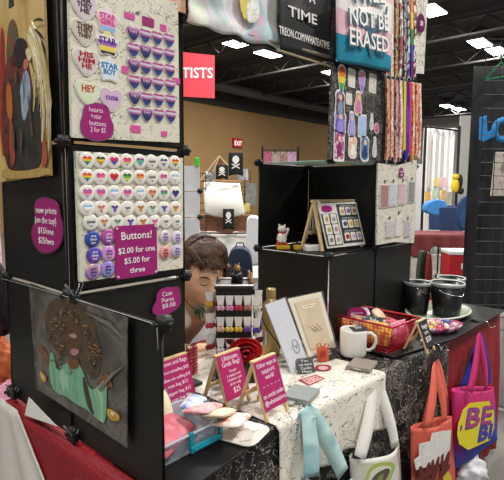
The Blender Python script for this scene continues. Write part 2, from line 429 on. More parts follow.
# ------------------------------------------------------------ binder clips
def clip(p, rz, lab):
    t = E('binder_clip', lab, 'binder clip', p, rz, 'black binder clips on the left rack')
    b = NB(); prism(b, [(-.016, 0), (.016, 0), (.016, .004), (.013, .02), (-.013, .02), (-.016, .004)], .014, .007); mk('clip_body', b, BLK, t, bev=.001)
    for s in (-1, 1):
        mk('clip_handle', tube(NB(), [(-.009, s*.006, .018), (-.006, s*.014, .034), (-.010, s*.018, .042), (-.002, s*.02, .046), (.006, s*.018, .042), (.006, s*.014, .034), (.009, s*.006, .018)], .0012, 6), CHROME, t)
    return t
for p, lab in (((75, 303), 'black binder clip with silver handles on the top of the grey portrait'), ((73, 441), 'black binder clip under the grey portrait at the red cloth'), ((14, 398), 'black binder clip at the bottom left end of the rack by the pink cloth'), ((14, 8), 'black binder clip at the top of the gold painting')):
    q = on(*p, 'x', -.012); clip(q, -PI/2, lab)
# ------------------------------------------------------------ paintings on the left face
def quad_on(pts, ax, v): return [on(a, b, ax, v) for a, b in pts]
o = mk('painting', polyw(NB(), [Vector((-.012, .036, 1.392)), Vector((-.012, .036, 1.86)), Vector((-.012, .355, 1.86)), Vector((-.012, .355, 1.376))], (-1, 0, 0), .006), splotch(['#9a7436', '#c9a45c', '#dcbf80', '#d3ac62'], 5, .35, dist=1.5, det=6, coat=.5, stretch=(1, 1, .5)))
tag(o, 'gold painting of two embracing figures with pale wings, top left', 'painting')
X0 = -.0185; LY = [0]
def pd(name, px, col, s=1, rough=.45):
    LY[0] += .0003; m_ = col if not isinstance(col, str) else mat(col, rough, noise=.2, nscale=60, coat=.3)
    return decal(name, px, 'x', X0, m_, P0, th=.0004, smooth=s, layer=LY[0])
P0 = o
pd('painted_arch', [(0, 26), (4, 30), (5, 60), (7, 110), (10, 150), (0, 158)], '#9a2a1c')
pd('painted_arch', [(8, 26), (12, 18), (16, 22), (19, 40), (20, 70), (14, 100), (8, 90), (6, 55)], splotch(['#9c2c1e', '#1f5a34', '#8e281a'], 40, coat=.3))
pd('painted_cloak', [(6, 58), (14, 55), (22, 62), (32, 66), (38, 90), (42, 120), (42, 160), (36, 170), (10, 174), (3, 150), (2, 100)], splotch(['#4c180f', '#6e2a1a', '#1d1412'], 22, coat=.3))
pd('painted_robe', [(8, 95), (20, 80), (34, 90), (41, 112), (42, 160), (34, 170), (14, 172), (8, 140)], splotch(['#181717', '#262d27', '#3a2420'], 30, coat=.3))
pd('painted_dress', [(25, 68), (29, 74), (31, 92), (29, 106), (25, 122), (22, 118), (21, 100), (20, 88)], splotch(['#8193a8', '#a9b4c2', '#5a6a80'], 60, coat=.3, stretch=(1, 1, .3)))
pd('painted_hair', [(15, 42), (20, 37), (26, 40), (27, 50), (25, 60), (20, 68), (15, 66), (13, 55)], '#2a1a22')
pd('painted_face', [(11, 57), (14, 53), (17, 58), (15, 65), (10, 66)], '#4a2a1e')
pd('painted_face', [(25, 58), (29, 60), (28, 68), (24, 70), (23, 64)], '#c0785c')
pd('painted_sleeve', [(7, 80), (12, 88), (13, 118), (9, 122), (6, 105)], '#b8672c')
pd('painted_leg', [(9, 120), (12, 118), (16, 155), (13, 168), (10, 160)], '#a24a38')
pd('painted_leg', [(42, 140), (45, 138), (48, 158), (45, 168), (42, 164)], '#a35342')
for k, q in enumerate([[(28, 60), (34, 70), (36, 90), (34, 112), (33, 112), (34, 92), (31, 74)], [(30, 45), (40, 62), (45, 100), (43, 142), (41, 142), (43, 105), (37, 68)], [(31, 35), (42, 52), (49, 90), (50, 140), (48, 160), (48, 105), (41, 62)], [(26, 28), (36, 40), (43, 70), (42, 84), (38, 60), (33, 46)], [(34, 30), (44, 50), (52, 100), (51, 112), (46, 80), (39, 48)]]):
    pd('painted_feather', q, ['#c9b978', '#d8cda4', '#cabb86', '#d5c88e', '#b9a86c'][k])
for k in range(26):
    a = k/25; x0 = 27+5*a; y0 = 34-14*a+(k % 3)*3; x1 = 33+16*a; y1 = 60+10*(k % 4); x2 = 34+15*a+(k % 2); y2 = 96+62*a-9*(k % 3)
    P_ = []
    for q in range(9):
        u = q/8; P_.append(on((1-u)**2*x0+2*u*(1-u)*(x1+5)+u*u*x2, (1-u)**2*y0+2*u*(1-u)*y1+u*u*y2, 'x', X0-.004))
    mk('painted_quill', tube(NB(), P_, [.0008, .0012, .0014, .0014, .0013, .0012, .0010, .0008, .0005], 5), mat(['#e0d6b4', '#b39a5c', '#cdbd86', '#8f7640', '#ece4cc'][k % 5], .5, coat=.3), P0, world=True)
pd('painted_hair', [(25, 50), (29, 47), (32, 54), (30, 62), (27, 58)], '#d9c59a')
for q in ([(14, 72), (16, 70), (17, 80), (15, 84)], [(30, 122), (31, 120), (33, 132), (32, 140)], [(12, 130), (14, 128), (15, 148), (13, 152)], [(28, 100), (29, 98), (31, 118), (30, 124)], [(20, 130), (22, 128), (22, 150), (20, 156)]): pd('painted_fold', q, '#5d4a3c')
for q in ([(32, 23), (36, 18), (42, 18), (44, 22), (40, 21), (36, 21)], [(33, 28), (38, 30), (43, 36), (44, 40), (40, 37), (37, 33)], [(41, 39), (44, 44), (47, 53), (46, 54), (43, 48)]): pd('painted_feather', q, '#2a2620')
pd('painted_ground', [(2, 168), (20, 172), (48, 166), (51, 176), (2, 180)], '#b99a58')

# grey portrait in a clear sleeve
o = mk('painting', polyw(NB(), quad_on([(30, 283), (128, 318), (128, 447), (37, 388)], 'x', -.012), (-1, 0, 0), .003), splotch(['#3b3733', '#4f4a44', '#6a645d', '#45403a'], 14, .4, dist=1, det=6, coat=.6))
tag(o, 'grey portrait of a big-haired figure in pale green, clipped over the panels', 'painting'); P0 = o; X0 = -.0152; LY = [0]
pd('painted_hair', [(47, 305), (56, 297), (70, 299), (84, 305), (94, 318), (99, 340), (102, 368), (95, 382), (86, 372), (78, 358), (66, 356), (56, 352), (48, 338), (44, 320)], splotch(['#3a2a1c', '#4c3a26', '#5a452c'], 50, det=6, coat=.5), 2)
pd('painted_face', [(66, 322), (74, 316), (80, 322), (82, 340), (80, 356), (74, 362), (68, 352), (65, 338)], '#5a3a22', 2)
pd('painted_eyelids', [(68, 335), (73, 333), (78, 336), (74, 339)], '#b58a86')
pd('painted_lips', [(70, 350), (75, 348), (80, 351), (75, 356), (71, 354)], '#b77f86')
pd('painted_arm', [(38, 344), (42, 346), (46, 352), (50, 358), (48, 366), (43, 356), (39, 350)], '#7c4a2a')
pd('painted_arm', [(98, 382), (103, 376), (108, 372), (114, 390), (110, 386), (106, 392), (103, 400)], '#7c4a2a')
G = splotch(['#5f9c7a', '#7fb894', '#6aa584', '#9cc9a8'], 30, coat=.5, stretch=(1, 1, .3))
pd('painted_blouse', [(50, 353), (53, 352), (57, 372), (62, 365), (70, 362), (78, 362), (83, 372), (90, 390), (97, 388), (106, 378), (107, 392), (106, 424), (98, 420), (88, 410), (76, 404), (66, 396), (58, 394), (52, 388), (49, 372)], G, 1)
pd('painted_shadow_fold', [(82, 376), (86, 378), (92, 405), (95, 416), (90, 412), (85, 398)], '#3a3028')
pd('painted_neck', [(68, 360), (78, 358), (80, 366), (74, 370), (68, 366)], '#6e4428')
for q in ([(40, 370), (44, 374), (47, 380), (44, 383), (40, 378)], [(107, 408), (113, 410), (120, 416), (119, 421), (112, 421), (107, 415)]):
    pd('painted_flower', q, '#c79a3a', 2)
for q in ([(41, 374), (44, 377), (43, 380)], [(110, 411), (115, 413), (113, 417)]): pd('painted_petal', q, '#efe6d8')
RR = random.Random(9)
for k in range(60):
    a = RR.uniform(0, 6.28); r = RR.uniform(.45, 1.0); cx = 75+26*r*math.cos(a); cy = 336+38*r*math.sin(a)+(8 if math.cos(a) > 0 else 0)
    if 66 < cx < 82 and 318 < cy < 366 or cy > 372: continue
    P_ = [on(cx+1.6*math.cos(q*1.1+k)+q*.5*math.cos(a), cy+1.6*math.sin(q*1.1+k)+q*.6, 'x', X0-.0042) for q in range(6)]
    mk('painted_curl', tube(NB(), P_, .0009, 4), mat(['#7a5a36', '#2c2016', '#94683c', '#5a4228'][k % 4], .5, coat=.3), P0, world=True)
for q in ([(98, 388), (112, 372), (124, 366), (113, 376), (100, 392)], [(84, 312), (110, 322), (124, 340), (108, 326)], [(60, 312), (63, 308), (61, 316)], [(76, 318), (78, 322), (75, 323)], [(53, 318), (58, 321), (54, 320)]): pd('painted_glare_streak', q, '#7a7166', 0)  # pale streaks of glare over the portrait, put in as flat colour
b = polyw(NB(), quad_on([(0, 277.5), (3, 278), (150, 322.6), (157, 327), (157, 480), (128, 449), (33, 392), (33, 284)], 'x', -.018), (-1, 0, 0), .0006)
bpy.data.meshes
b.free()
b = tube(NB(), quad_on([(0, 278), (75, 299), (150, 322.6), (157, 328), (158, 350)], 'x', -.018), .0008, 6)
tag(mk('plastic_sleeve_edge', b, mat('#b9b7b0', .2), smooth=True), 'thin shiny edge strip running along the top of the lower panels', 'strip')

# blob shaped magenta signs
def blob_sign(name, px, ax, v, lines, lab, rz, cen, sz, m_=MAG, border='#6b3b5c'):
    t = E(name, lab, 'sign', on(*cen, ax, v), rz)
    nrm = {'x': (-1, 0, 0), 'y': (0, -1, 0)}[ax]
    cx, cy = cen
    mk('sign_backing', polyw(NB(), [on(cx+(a-cx)*1.06, cy+(b_-cy)*1.06, ax, v) for a, b_ in chaikin(px, 2)], nrm, .0015), mat(border, .4), t, world=True)
    mk('sign_face', polyw(NB(), [on(a, b_, ax, v+(-.0017)) for a, b_ in chaikin(px, 2)], nrm, .0015), m_, t, world=True)
    lettering([(s, x*sz, z*sz, h*sz, w_*sz) for s, x, z, h, w_ in lines], LET, t, y=-.004)
    return t
blob_sign('price_sign', [(37, 200), (47, 198), (58, 203), (60, 214), (63, 228), (62, 243), (54, 252), (42, 253), (34, 243), (32, 230), (37, 220), (35, 208)], 'x', -.006,
    [('new prints', .04, .22, .13, .82), ('(on the top)', 0, .03, .13, .86), ('$15/one', .0, -.17, .13, .62), ('$25/two', .0, -.36, .13, .62)], 'magenta blob sign reading new prints $15/one, on the black left panel', -PI/2, (47, 225), .13)
blob_sign('price_sign', [(157, 292), (166, 287), (173, 288), (178, 286), (180, 296), (180, 304), (174, 311), (162, 316), (153, 314), (152, 308), (156, 302)], 'y', -.006,
    [('Coin', .0, .2, .16, .42), ('Purse', .02, 0, .16, .5), ('$8.00', .06, -.2, .16, .55)], 'magenta blob sign reading Coin Purse $8.00 on the black panel', 0, (166.5, 301.5), .085)

# ------------------------------------------------------------ upper button board
YB = -.022
def canvas_board(pts, lab, m_):
    o = mk('display_board', polyw(NB(), quad_on(pts, 'y', YB), (0, 1, 0), .012), m_); tag(o, lab, 'board'); return o
PAPER = scrib('#dedac8', '#6a675f', 26, .008, .7, density=.3)
canvas_board([(69.3, 0), (69, -18), (178, 0), (177, 22), (179.5, 142.5), (72.5, 137.5)][1:2]+[(178, 2), (179.5, 142.5), (72.5, 137.5)], 'upper cream display board of heart and star stickers on the black rack', PAPER)
def sticker(name, px, py, out, w_, m_, lab, cat, group, border='#e9e4da', extra=None, ax='y', v=YB, rz=0, tilt=0, th=.003, bk=1.12):
    t = E(name, lab, cat, on(px, py, ax, v), rz, group, rot=(0, tilt, rz))
    mk('backing', prism(NB(), scl(out, w_*bk), th), mat(border, .35, coat=.4), t)
    mk('face', prism(NB(), scl(out, w_), .0008, -th), m_, t)
    if extra: extra(t, -th-.0009)
    return t
def tx(*ls, col='#ffffff', bold=.0): return lambda t, y: lettering(list(ls), mat(col, .5), t, y=y, bold=bold)
H = chaikin([(-.5, .26), (-.36, .42), (-.14, .40), (0, .31), (.14, .40), (.36, .42), (.5, .26), (.46, .02), (.26, -.26), (0, -.46), (-.26, -.26), (-.46, .02)], 1); HR = heart(1); ST = chaikin(star(.55, .62), 1)
pale = lambda c: mat(c, .35, coat=.5)
big = [('heart', 84, 8, H, .064, '#d9cdd0', 'grey-pink heart sticker with dark lettering, topmost left on the upper board', [('HER', 0, .012, .009, .03), ('THEY', 0, 0, .009, .034), ('HE', 0, -.012, .009, .02)], '#3d2340'),
 ('heart', 84, 33, H, .062, '#d3cbbd', 'beige heart sticker with brown lettering above the red-lettered heart', [('THEM', 0, .011, .009, .034), ('THEY', 0, 0, .009, .034), ('THEY', 0, -.011, .008, .03)], '#5d3a34'),
 ('heart', 86, 63, H, .064, '#d8cccb', 'grey heart sticker with red HIS HIM HE lettering', [('HIS', 0, .013, .010, .03), ('HIM', 0, 0, .010, .036), ('HE', 0, -.013, .010, .022)], '#a81f2a'),
 ('star', 107, 21, ST, .062, '#f0b7cf', 'pink star sticker reading STAY, top of the star column', [('STAR', 0, .004, .011, .038), ('GIRL', 0, -.009, .011, .034)], '#d0468e'),
 ('star', 107, 44, ST, .060, '#e6e0d0', 'white, purple and yellow star sticker, second in the star column', [('STAR', 0, 0, .013, .04)], '#4a2a86'),
 ('star', 109, 70, ST, .060, '#dfe8f2', 'pale blue star sticker reading STAR BOY', [('STAR', 0, .003, .011, .04), ('BOY', 0, -.011, .011, .03)], '#2a7fb4'),
 ('heart', 88, 94, H, .062, '#d5dfbf', 'pale green heart sticker with red lettering above the magenta sign', [('HEY', 0, .004, .014, .03)], '#c23b2f'),
 ('heart', 111, 100, H, .062, '#d9b8d6', 'lilac heart sticker with curved purple lettering', [('cute', 0, 0, .012, .03)], '#7b4a9b')]
for (k, px, py, out, w_, c, lab, ls, lc) in big:
    m_ = pale(c)
    if 'yellow star' in lab: m_ = ramp(['#3b3440', '#e8d35a', '#a76bc0', '#efe9e2', '#e9dc8c'], 'Z', -.03, .03)
    if 'pink star' in lab: m_ = ramp(['#8fc0e6', '#ef9fc8', '#f4c3da', '#f2d9e6'], 'Z', -.028, .028)
    if 'green heart' in lab: m_ = ramp(['#cdd9b4', '#dfe6c8', '#cfdcb8'], 'Z', -.03, .03, hard=False)
    sticker('%s_sticker' % k, px, py, out, w_, m_, lab, 'sticker', 'large heart and star stickers on the upper board', extra=tx(*[(a_, b_, c_, d_*1.15, e_*1.15) for a_, b_, c_, d_, e_ in ls], col=lc, bold=.0006))
t = sticker('button_sign', 97, 122, chaikin([(-.5, -.1), (-.42, .1), (-.36, .42), (-.1, .5), (.2, .48), (.34, .4), (.4, .1), (.5, -.05), (.44, -.36), (.1, -.5), (-.2, -.5), (-.46, -.36)], 2), .085, MAG, 'magenta blob sign reading hearts + star buttons at the foot of the upper board', 'sign', None, border='#8f4a80',
    extra=tx(('hearts', -.004, .022, .012, .036), ('+star', -.004, .007, .012, .028), ('buttons', 0, -.009, .012, .044), ('2 for $5', 0, -.024, .012, .04), col='#f6dcea'), bk=1.07)
HB = chaikin([(-.5, .28), (-.3, .42), (0, .34), (.3, .42), (.5, .28), (.44, -.05), (.2, -.4), (0, -.5), (-.2, -.4), (-.44, -.05)], 1)
hbm = [ramp(['#1f2b5c', '#2c3a72', '#5d2466', '#8b2b7a', '#c38ab8'], 'Z', -.012, .014), ramp(['#28428a', '#2b3468', '#a0508e', '#d9c8da', '#b04a8a'], 'Z', -.014, .014)]
for r in range(6):
    for c in range(4):
        px = 132.5+12*c+r*.35; py = 33.5+16*r+(c*2.2)-r*(c)*.28
        lab = 'small purple heart badge, %s from left, %s row on the upper board' % (ORD[c], ORD[r])
        lc = '#f0dcea' if (r < 2 and c < 2) else '#e2495a' if r > 3 else '#f2e4f0'
        if r == 0 and c == 0:
            pr_ = sticker('heart_badge', px, py, HB, .0355, hbm[0], lab, 'badge', 'small purple heart badges in rows', border='#cfc3c4', extra=tx(('THEY', 0, .0005, .0075, .024), col='#ecdcf0'))
        else:
            q = dup(pr_, on(px, py, 'y', YB), label=lab)
            if (r+c) % 2 == 1 or c > 1:
                for ch in q.children:
                    if ch.name.startswith('face'): setmat(ch, hbm[1])
for i, (px, py, w_, h) in enumerate(((129.5, 16, .030, .015), (148, 22, .036, .022), (163, 28, .02, .017), (125, 70, .02, .018), (176, 81, .026, .016), (135.5, 129, .03, .018), (164, 134, .02, .014))):
    o = mk('price_tag', prism(NB(), rrect(w_, h, .003), .0015), mat('#d9579f' if i != 1 else '#9b2a6b', .4, coat=.3), None, recenter=False); o.location = on(px, py, 'y', YB)
    tag(o, ['bright pink tag at the top left of the small heart badges', 'glossy dark magenta label above the small heart badges', 'bright pink tag at the top right of the small heart badges', 'bright pink tag beside the STAR BOY star', 'pink tag over the right edge of the upper board', 'bright pink tag below the first badge column', 'bright pink tag below the last badge column'][i], 'tag', 'pink tags on the upper board')
# ------------------------------------------------------------ lower button board
canvas_board([(76, 151), (183, 158), (183, 268), (80.5, 282)], 'lower cream display board full of round white buttons', PAPER)
pal = {'rainbow': ['#6a2c8f', '#2c57b5', '#2f9a48', '#f1d52f', '#f08a24', '#d92b2b'], 'black and gold': ['#2a2a2a', '#d9822b', '#f0d040', '#3a2a20'], 'pink, purple and blue': ['#2440a0', '#2440a0', '#7b3fa0', '#d6277a', '#d6277a'],
  'pink, yellow and blue': ['#3aa0e0', '#e9d23a', '#f0569a', '#e83070'], 'teal': ['#2b5fb0', '#46b0a8', '#57c09a', '#8a4a90'], 'black and white': ['#2f2f2f', '#e4e4e4', '#6a6a6a', '#dcdcdc'], 'grey and blue': ['#2a3050', '#8a8ea8', '#e0e0e8', '#44485f'],
  'red': ['#23235c', '#d01f3a', '#c8203a', '#e63a3a'], 'yellow and green': ['#3a9a50', '#e6df3a', '#58b548', '#2e7a3a'], 'orange and pink': ['#b23a6a', '#f2d0c0', '#f09a3a', '#d95a20'], 'pink and white': ['#e88ab0', '#f6e6ee', '#e26a9a', '#d04a80'],
  'pale blue': ['#7ac0de', '#f4d0dc', '#ffffff', '#8ac8e8'], 'navy': ['#1e2a6a', '#2e3f8f', '#20306a'], 'green and grey': ['#7ab890', '#c8d8cc', '#58a078', '#7a7a7a'], 'pink and blue': ['#58b0dc', '#f09ac0', '#e8558a', '#c060b0'], 'gold': ['#e0a02a', '#d88820', '#b06a20'], 'purple': ['#5a3aa8', '#7a5ac8', '#4a3090'], 'peach': ['#8a5a48', '#e8a080', '#c86a4a']}
rows = [['rainbow', 'black and gold', 'pink, purple and blue', 'pink, yellow and blue', 'teal', 'black and white', 'grey and blue', 'rainbow'],
 ['rainbow', 'pink and white', 'red', 'yellow and green', 'orange and pink', 'black and white', 'pink and white', 'pale blue'],
 ['pink and blue', 'pink and blue', 'pale blue', 'pink and blue', 'pale blue', 'peach', 'green and grey', 'navy'],
 ['pale blue', 'peach', 'purple', 'black and white', 'gold', 'green and grey', 'purple', 'gold'],
 ['black and white', 'peach', 'green and grey', 'purple', 'gold', 'pink and blue', 'black and white', 'black and white']]
pr_ = None
for r in range(5):
    for c in range(8):
        py = [160.5, 177, 193, 208.5, 222.5][r]+c*[.35, .15, .1, 0, -.1][r]; px = [86, 99.5, 113, 126, 139, 151, 162.5, 174][c]+[0, 0, .3, .6, 4][r]-(c*.25 if r == 4 else 0)
        nm = rows[r][c]; lab = 'white %s heart button, %s from left, %s row of round buttons' % (nm.replace(', ', '-').replace(' and ', '-'), ORD[c], ORD[r])
        if pr_ is None:
            pr_ = E('pin_button', lab, 'button', on(px, py, 'y', YB), 0, 'white heart buttons in rows')
            b = NB(); lathe(b, [(0, 0), (.019, 0), (.0205, .002), (.0195, .004), (.015, .0055), (0, .006)], 24); bmesh.ops.rotate(b, cent=(0, 0, 0), matrix=Matrix.Rotation(PI/2, 3, 'X'), verts=b.verts)
            mk('button_disc', b, mat('#efebe2', .3, coat=.5), pr_, smooth=True)
            mk('heart_print', prism(NB(), scl(HR, .0245), .001, -.0058), None, pr_); q = pr_
        else: q = dup(pr_, on(px, py, 'y', YB), label=lab)
        for ch in q.children:
            if ch.name.startswith('heart_print'):
                if r >= 3 and c > 0:
                    b = NB(); prism(b, [(-.011, .006), (-.004, .008), (0, .004), (.004, .008), (.011, .006), (.006, .002), (.001, -.009), (-.001, -.009), (-.006, .002)], .001, -.0058); me = bpy.data.meshes.new('heart_print'); b.to_mesh(me); b.free(); ch.data = me
                setmat(ch, ramp(pal[nm], 'Z', -.012, .009))
def disc_button(px, py, m_, lab, r=.021, tc='#ffffff'):
    t = E('slogan_button', lab, 'button', on(px, py, 'y', YB), 0, 'coloured slogan buttons on the lower board')
    b = NB(); lathe(b, [(0, 0), (r-.001, 0), (r, .002), (r-.0015, .0045), (r*.7, .006), (0, .0065)], 24); bmesh.ops.rotate(b, cent=(0, 0, 0), matrix=Matrix.Rotation(PI/2, 3, 'X'), verts=b.verts)
    mk('button_disc', b, m_, t, smooth=True)
    lettering([('she', 0, .005, .0065, .014), ('they', 0, -.003, .0065, .018), ('her', 0, -.011, .006, .012)], mat(tc, .5), t, y=-.0072)
sp = lambda *c: splotch(list(c), 30, .3, coat=.5)
for px, py, m_, lab, tc in ((92, 239, sp('#1d3a8c', '#2a4fb0', '#3a2a80'), 'dark blue slogan button at the top left beside the Buttons sign', '#ffffff'), (107.5, 237, sp('#a32f8c', '#c04fa0', '#6a3aa0'), 'purple-pink slogan button touching the Buttons sign corner', '#ffffff'),
    (93.5, 255, sp('#2a3f9c', '#5a3fb0', '#8a4fb8'), 'blue and violet slogan button, middle of the left pair column', '#ffffff'), (108, 253.5, sp('#e0a0d0', '#c98ad8', '#f0c8e0'), 'pale pink slogan button beside the Buttons sign', '#6a2a7a'),
    (92.5, 271.5, sp('#d9c85a', '#b07ac0', '#a08ad0'), 'yellow and lilac slogan button, bottom left of the lower board', '#4a2a6a'), (107, 269, sp('#8a7ad0', '#b48ae0', '#7ab0e0'), 'lavender slogan button at the bottom beside the Buttons sign', '#3a2a6a'),
    (164.5, 236.5, sp('#d8d0d8', '#e8e0e8', '#c8b8d0'), 'pale lilac slogan button right of the Buttons sign', '#7a3a9a'), (176.5, 237.5, sp('#d8c8e0', '#e8e0f0', '#c8c0d0'), 'pale lilac slogan button at the right edge of the lower board', '#7a4aaa'),
    (164.5, 252.5, sp('#e09088', '#e8a8a0', '#d87878'), 'salmon red slogan button right of the Buttons sign', '#8a2a2a'), (176, 251, sp('#c8b8d8', '#d8c8e8', '#b8b0d0'), 'grey lilac slogan button above the bottom right corner', '#5a4a8a')):
    disc_button(px, py, m_, lab, .0205 if px < 150 else .019, tc)
t = E('price_sign', 'magenta square sign reading Buttons! $2.00 for one $5.00 for three', 'sign', on(137, 251, 'y', YB-.006))
mk('sign_plate', prism(NB(), rrect(.128, .135, .004), .003, .003), MAG, t)
lettering([('Buttons!', 0, .032, .021, .092), ('$2.00 for one', 0, -.003, .016, .112), ('$5.00 for', 0, -.030, .016, .078), ('three', 0, -.055, .015, .046)], mat('#ffffff', .5), t, y=-.0008)
b = NB()
for s in (-1, 1):
    for u in (-1, 1): ball(b, (s*.058, -.001, u*.061), .003, 8)
mk('sign_pins', b, mat('#e9e4e0', .3), t)
# cloth above the upper board
tag(mk('cloth', polyw(NB(), [Vector((x, -.02, z)) for x, z in ((.22, 1.836), (.352, 1.838), (.352, 1.96), (.15, 1.96), (.15, 1.86))], (0, 1, 0), .006), splotch(['#d8987a', '#e8c0a0', '#c87a6a'], 10)), 'peach patterned cloth above the upper board, at the top edge', 'cloth')
# ------------------------------------------------------------ right tower: sticker board
YP = -.10
o = mk('display_board', polyw(NB(), quad_on([(332, 66), (385, 75), (382, 163), (329, 159)], 'y', YP), (0, 1, 0), .008), scrib('#131313', '#c0bbb4', 55, .010, .6, density=.42))
tag(o, 'black speckled board of character stickers under the trans-pride tote bag', 'board')
def pst(px, py, w_, h, cols, lab, k, body=0):
    w_ *= 1.22; h *= 1.06
    t = E('sticker', lab, 'sticker', on(px, py, 'y', YP-.001), 0, 'character and card stickers on the black board')
    out = {'blob': chaikin([(-.5, -.3), (-.42, .1), (-.5, .35), (-.2, .5), (.2, .48), (.5, .3), (.38, 0), (.5, -.4), (.2, -.5), (-.25, -.5)], 2), 'card': rrect(1, 1, .1), 'tall': chaikin([(-.3, -.5), (-.5, -.2), (-.25, .2), (-.3, .5), (.25, .5), (.3, .2), (.5, -.2), (.3, -.5)], 2), 'round': circle(.5), 'kite': chaikin([(-.5, .2), (-.3, .5), (.3, .5), (.5, .2), (.1, -.5), (-.1, -.5)], 1)}[k]
    O = [(x*w_, z*h) for x, z in out]
    mk('sticker_border', prism(NB(), O, .0012), mat('#ece8e2' if cols[0] != 'k' else '#77736e', .35, coat=.4), t)
    cols = [c for c in cols if c != 'k']
    mk('sticker_print', prism(NB(), scl(O, .84), .0006, -.0013), ramp(cols, 'Z', -h/2, h/2) if k == 'kite' else splotch(cols, 60, .35, coat=.4, det=1), t)
    if body: # a small standing figure: dress and round head shape
        mk('figure_dress', prism(NB(), chaikin([(-.3*w_, -.35*h), (.3*w_, -.35*h), (.12*w_, .12*h), (-.12*w_, .12*h)], 1), .0006, -.002), mat(cols[-1], .4), t)
        mk('figure_head', prism(NB(), circle(.15*w_, 12), .0006, -.002), mat('#e6c3a6', .4), t).location = (0, 0, .22*h)
    return t
for a in ((341.5, 80, .05, .105, ['#3a5ab8', '#3fa04a', '#efd23a', '#e8862a', '#d8332a'], 'white bordered rainbow kite-shaped sticker at the top left of the black board', 'kite'),
 (351.5, 78, .042, .065, ['#ded9cf', '#eeeae2'], 'blank white card sticker second in the top row', 'card'), (361.8, 82, .05, .085, ['#8a6ad0', '#b890e0', '#f0a0c8'], 'lilac kite-shaped sticker third in the top row', 'kite'), (372.5, 83.5, .048, .07, ['#e3ddd2', '#c9c0b6', '#f2efe8'], 'white card sticker at the top right', 'card'),
 (340, 104, .06, .10, ['#28344a', '#8a3a4a', '#7f9ab8'], 'dark blue character sticker at the left of the second row', 'blob', 1), (348.8, 99, .035, .04, ['#d8d4c8', '#e8e4dc'], 'small white card sticker in the second row', 'card'), (358, 103.5, .055, .09, ['#e88aa0', '#f0b080', '#c87ab0'], 'pink and peach character sticker in the second row', 'tall', 1), (370, 103, .055, .07, ['k', '#2a2a2c', '#56565a'], 'dark grey price card in the second row', 'card'),
 (340, 122.5, .072, .09, ['#5a4ab0', '#7a6ac8', '#a090d8'], 'violet character sticker at the left of the third row', 'blob', 1), (351.5, 124.5, .05, .095, ['#7a8ad8', '#9aaae8', '#b8a0e0'], 'periwinkle tall sticker in the third row', 'tall', 1), (362, 126, .052, .085, ['#8ab8e0', '#a8d0f0', '#c8b8e8'], 'sky blue card sticker in the third row', 'card'), (371.5, 121, .03, .07, ['#e0e0dc', '#b8bab8'], 'white and grey slim sticker in the third row', 'tall'), (376.5, 128.5, .035, .042, ['#e0508a', '#f07aa0', '#c03a70'], 'round hot pink sticker near the right edge', 'round'),
 (339, 145.5, .06, .11, ['#efe6e6', '#c05090', '#8a2a6a'], 'white sticker with a figure in a magenta dress at the bottom left', 'card', 1), (352.5, 147, .056, .085, ['#efe9dc', '#e8a070', '#f6f0e6'], 'white and orange animal sticker in the bottom row', 'blob', 1), (364.5, 148.5, .062, .10, ['#2f5a98', '#6a9ad0', '#28406a'], 'blue character sticker in the bottom row', 'blob', 1), (374.5, 147, .035, .08, ['#e8e4e0', '#c8c0c0'], 'slim white sticker at the bottom right', 'tall')):
    pst(*a)
# tote: THEY WILL NOT BE ERASED
YT = -.125
t = E('tote_bag', 'trans-pride striped tote bag reading NOT BE ERASED, hanging at the top', 'bag', on(363, 66, 'y', YT))
def puffy(px, ax, v, depth, m_, parent, name='bag_body', nu=24, nv=24, wr=.004, seed=0, open_top=True):
    """cloth bag body: front and back sheets bulging between four photographed corners TL,TR,BR,BL"""
    TL, TR, BR, BL = [on(a, b_, ax, v) for a, b_ in px]
    n = Vector((-1, 0, 0)) if ax == 'x' else Vector((0, -1, 0))
    def side(s):
        def fn(u, v_):
            p = (TL*(1-u)+TR*u)*(1-v_)+(BL*(1-u)+BR*u)*v_
            k = (max(0, math.sin(PI*u))**.5)*(1-v_**6)*.5*depth
            return p+n*(s*k*(1-.35*(1-v_)) + wr*math.sin(u*9+seed+v_*4)*math.sin(v_*7+u*3)*min(1, 6*u*(1-u)) )+Vector((0, 0, -.012*math.sin(PI*u)*(1-v_)*(1 if s > 0 else -.2)))
        return fn
    b = sheet(side(1), nu, nv); b2 = sheet(side(-1), nu, nv); me = bpy.data.meshes.new('x'); b2.to_mesh(me); b2.free(); b.from_mesh(me)
    bmesh.ops.remove_doubles(b, verts=b.verts, dist=.0004)
    return mk(name, b, m_, parent, world=True, smooth=True, solid=.0015)
zz = [on(a, b_, 'y', YT).z-on(363, 66, 'y', YT).z for a, b_ in ((363, 66), (363, 47), (363, 24), (363, 0))]
puffy([(336, -12), (393, -22), (390.5, 72), (336, 61)], 'y', YT, .03, ramp(['#1b8aa8', '#1b8aa8', '#1b8aa8', '#1b8aa8', '#e7b9c8', '#e7b9c8', '#e7b9c8', '#ece7e4', '#ece7e4', '#ece7e4', '#ece7e4', '#e7b9c8'], 'Z', zz[0]-.035, zz[0]+.30), t)
TEAL = mat('#14596e', .6); CR = mat('#f2efe9', .7)
def letters_on(t, s, px0, py0, px1, py1, h, v, m1=TEAL, m2=CR, n='lettering', off=.003, bold=.0022):
    """word set between two photographed points of the plane y = v"""
    a = on(px0, py0, 'y', v); c = on(px1, py1, 'y', v); d = c-a; L = d.length
    for nm, m_, dx, w_, yy in (('letter_shadow', m1, -off, 1, 0), (n, m2, 0, 1, -.0012)):
        if m_ is None: continue
        b = text_bm(s, h, L, bold); bmesh.ops.rotate(b, cent=(0, 0, 0), matrix=Matrix.Rotation(-math.atan2(d.z, math.hypot(d.x, d.y)), 3, 'Y'), verts=b.verts)
        bmesh.ops.translate(b, vec=(a+c)/2+Vector((dx, yy, -off if dx else 0)), verts=b.verts); mk(nm, b, m_, t, world=True)
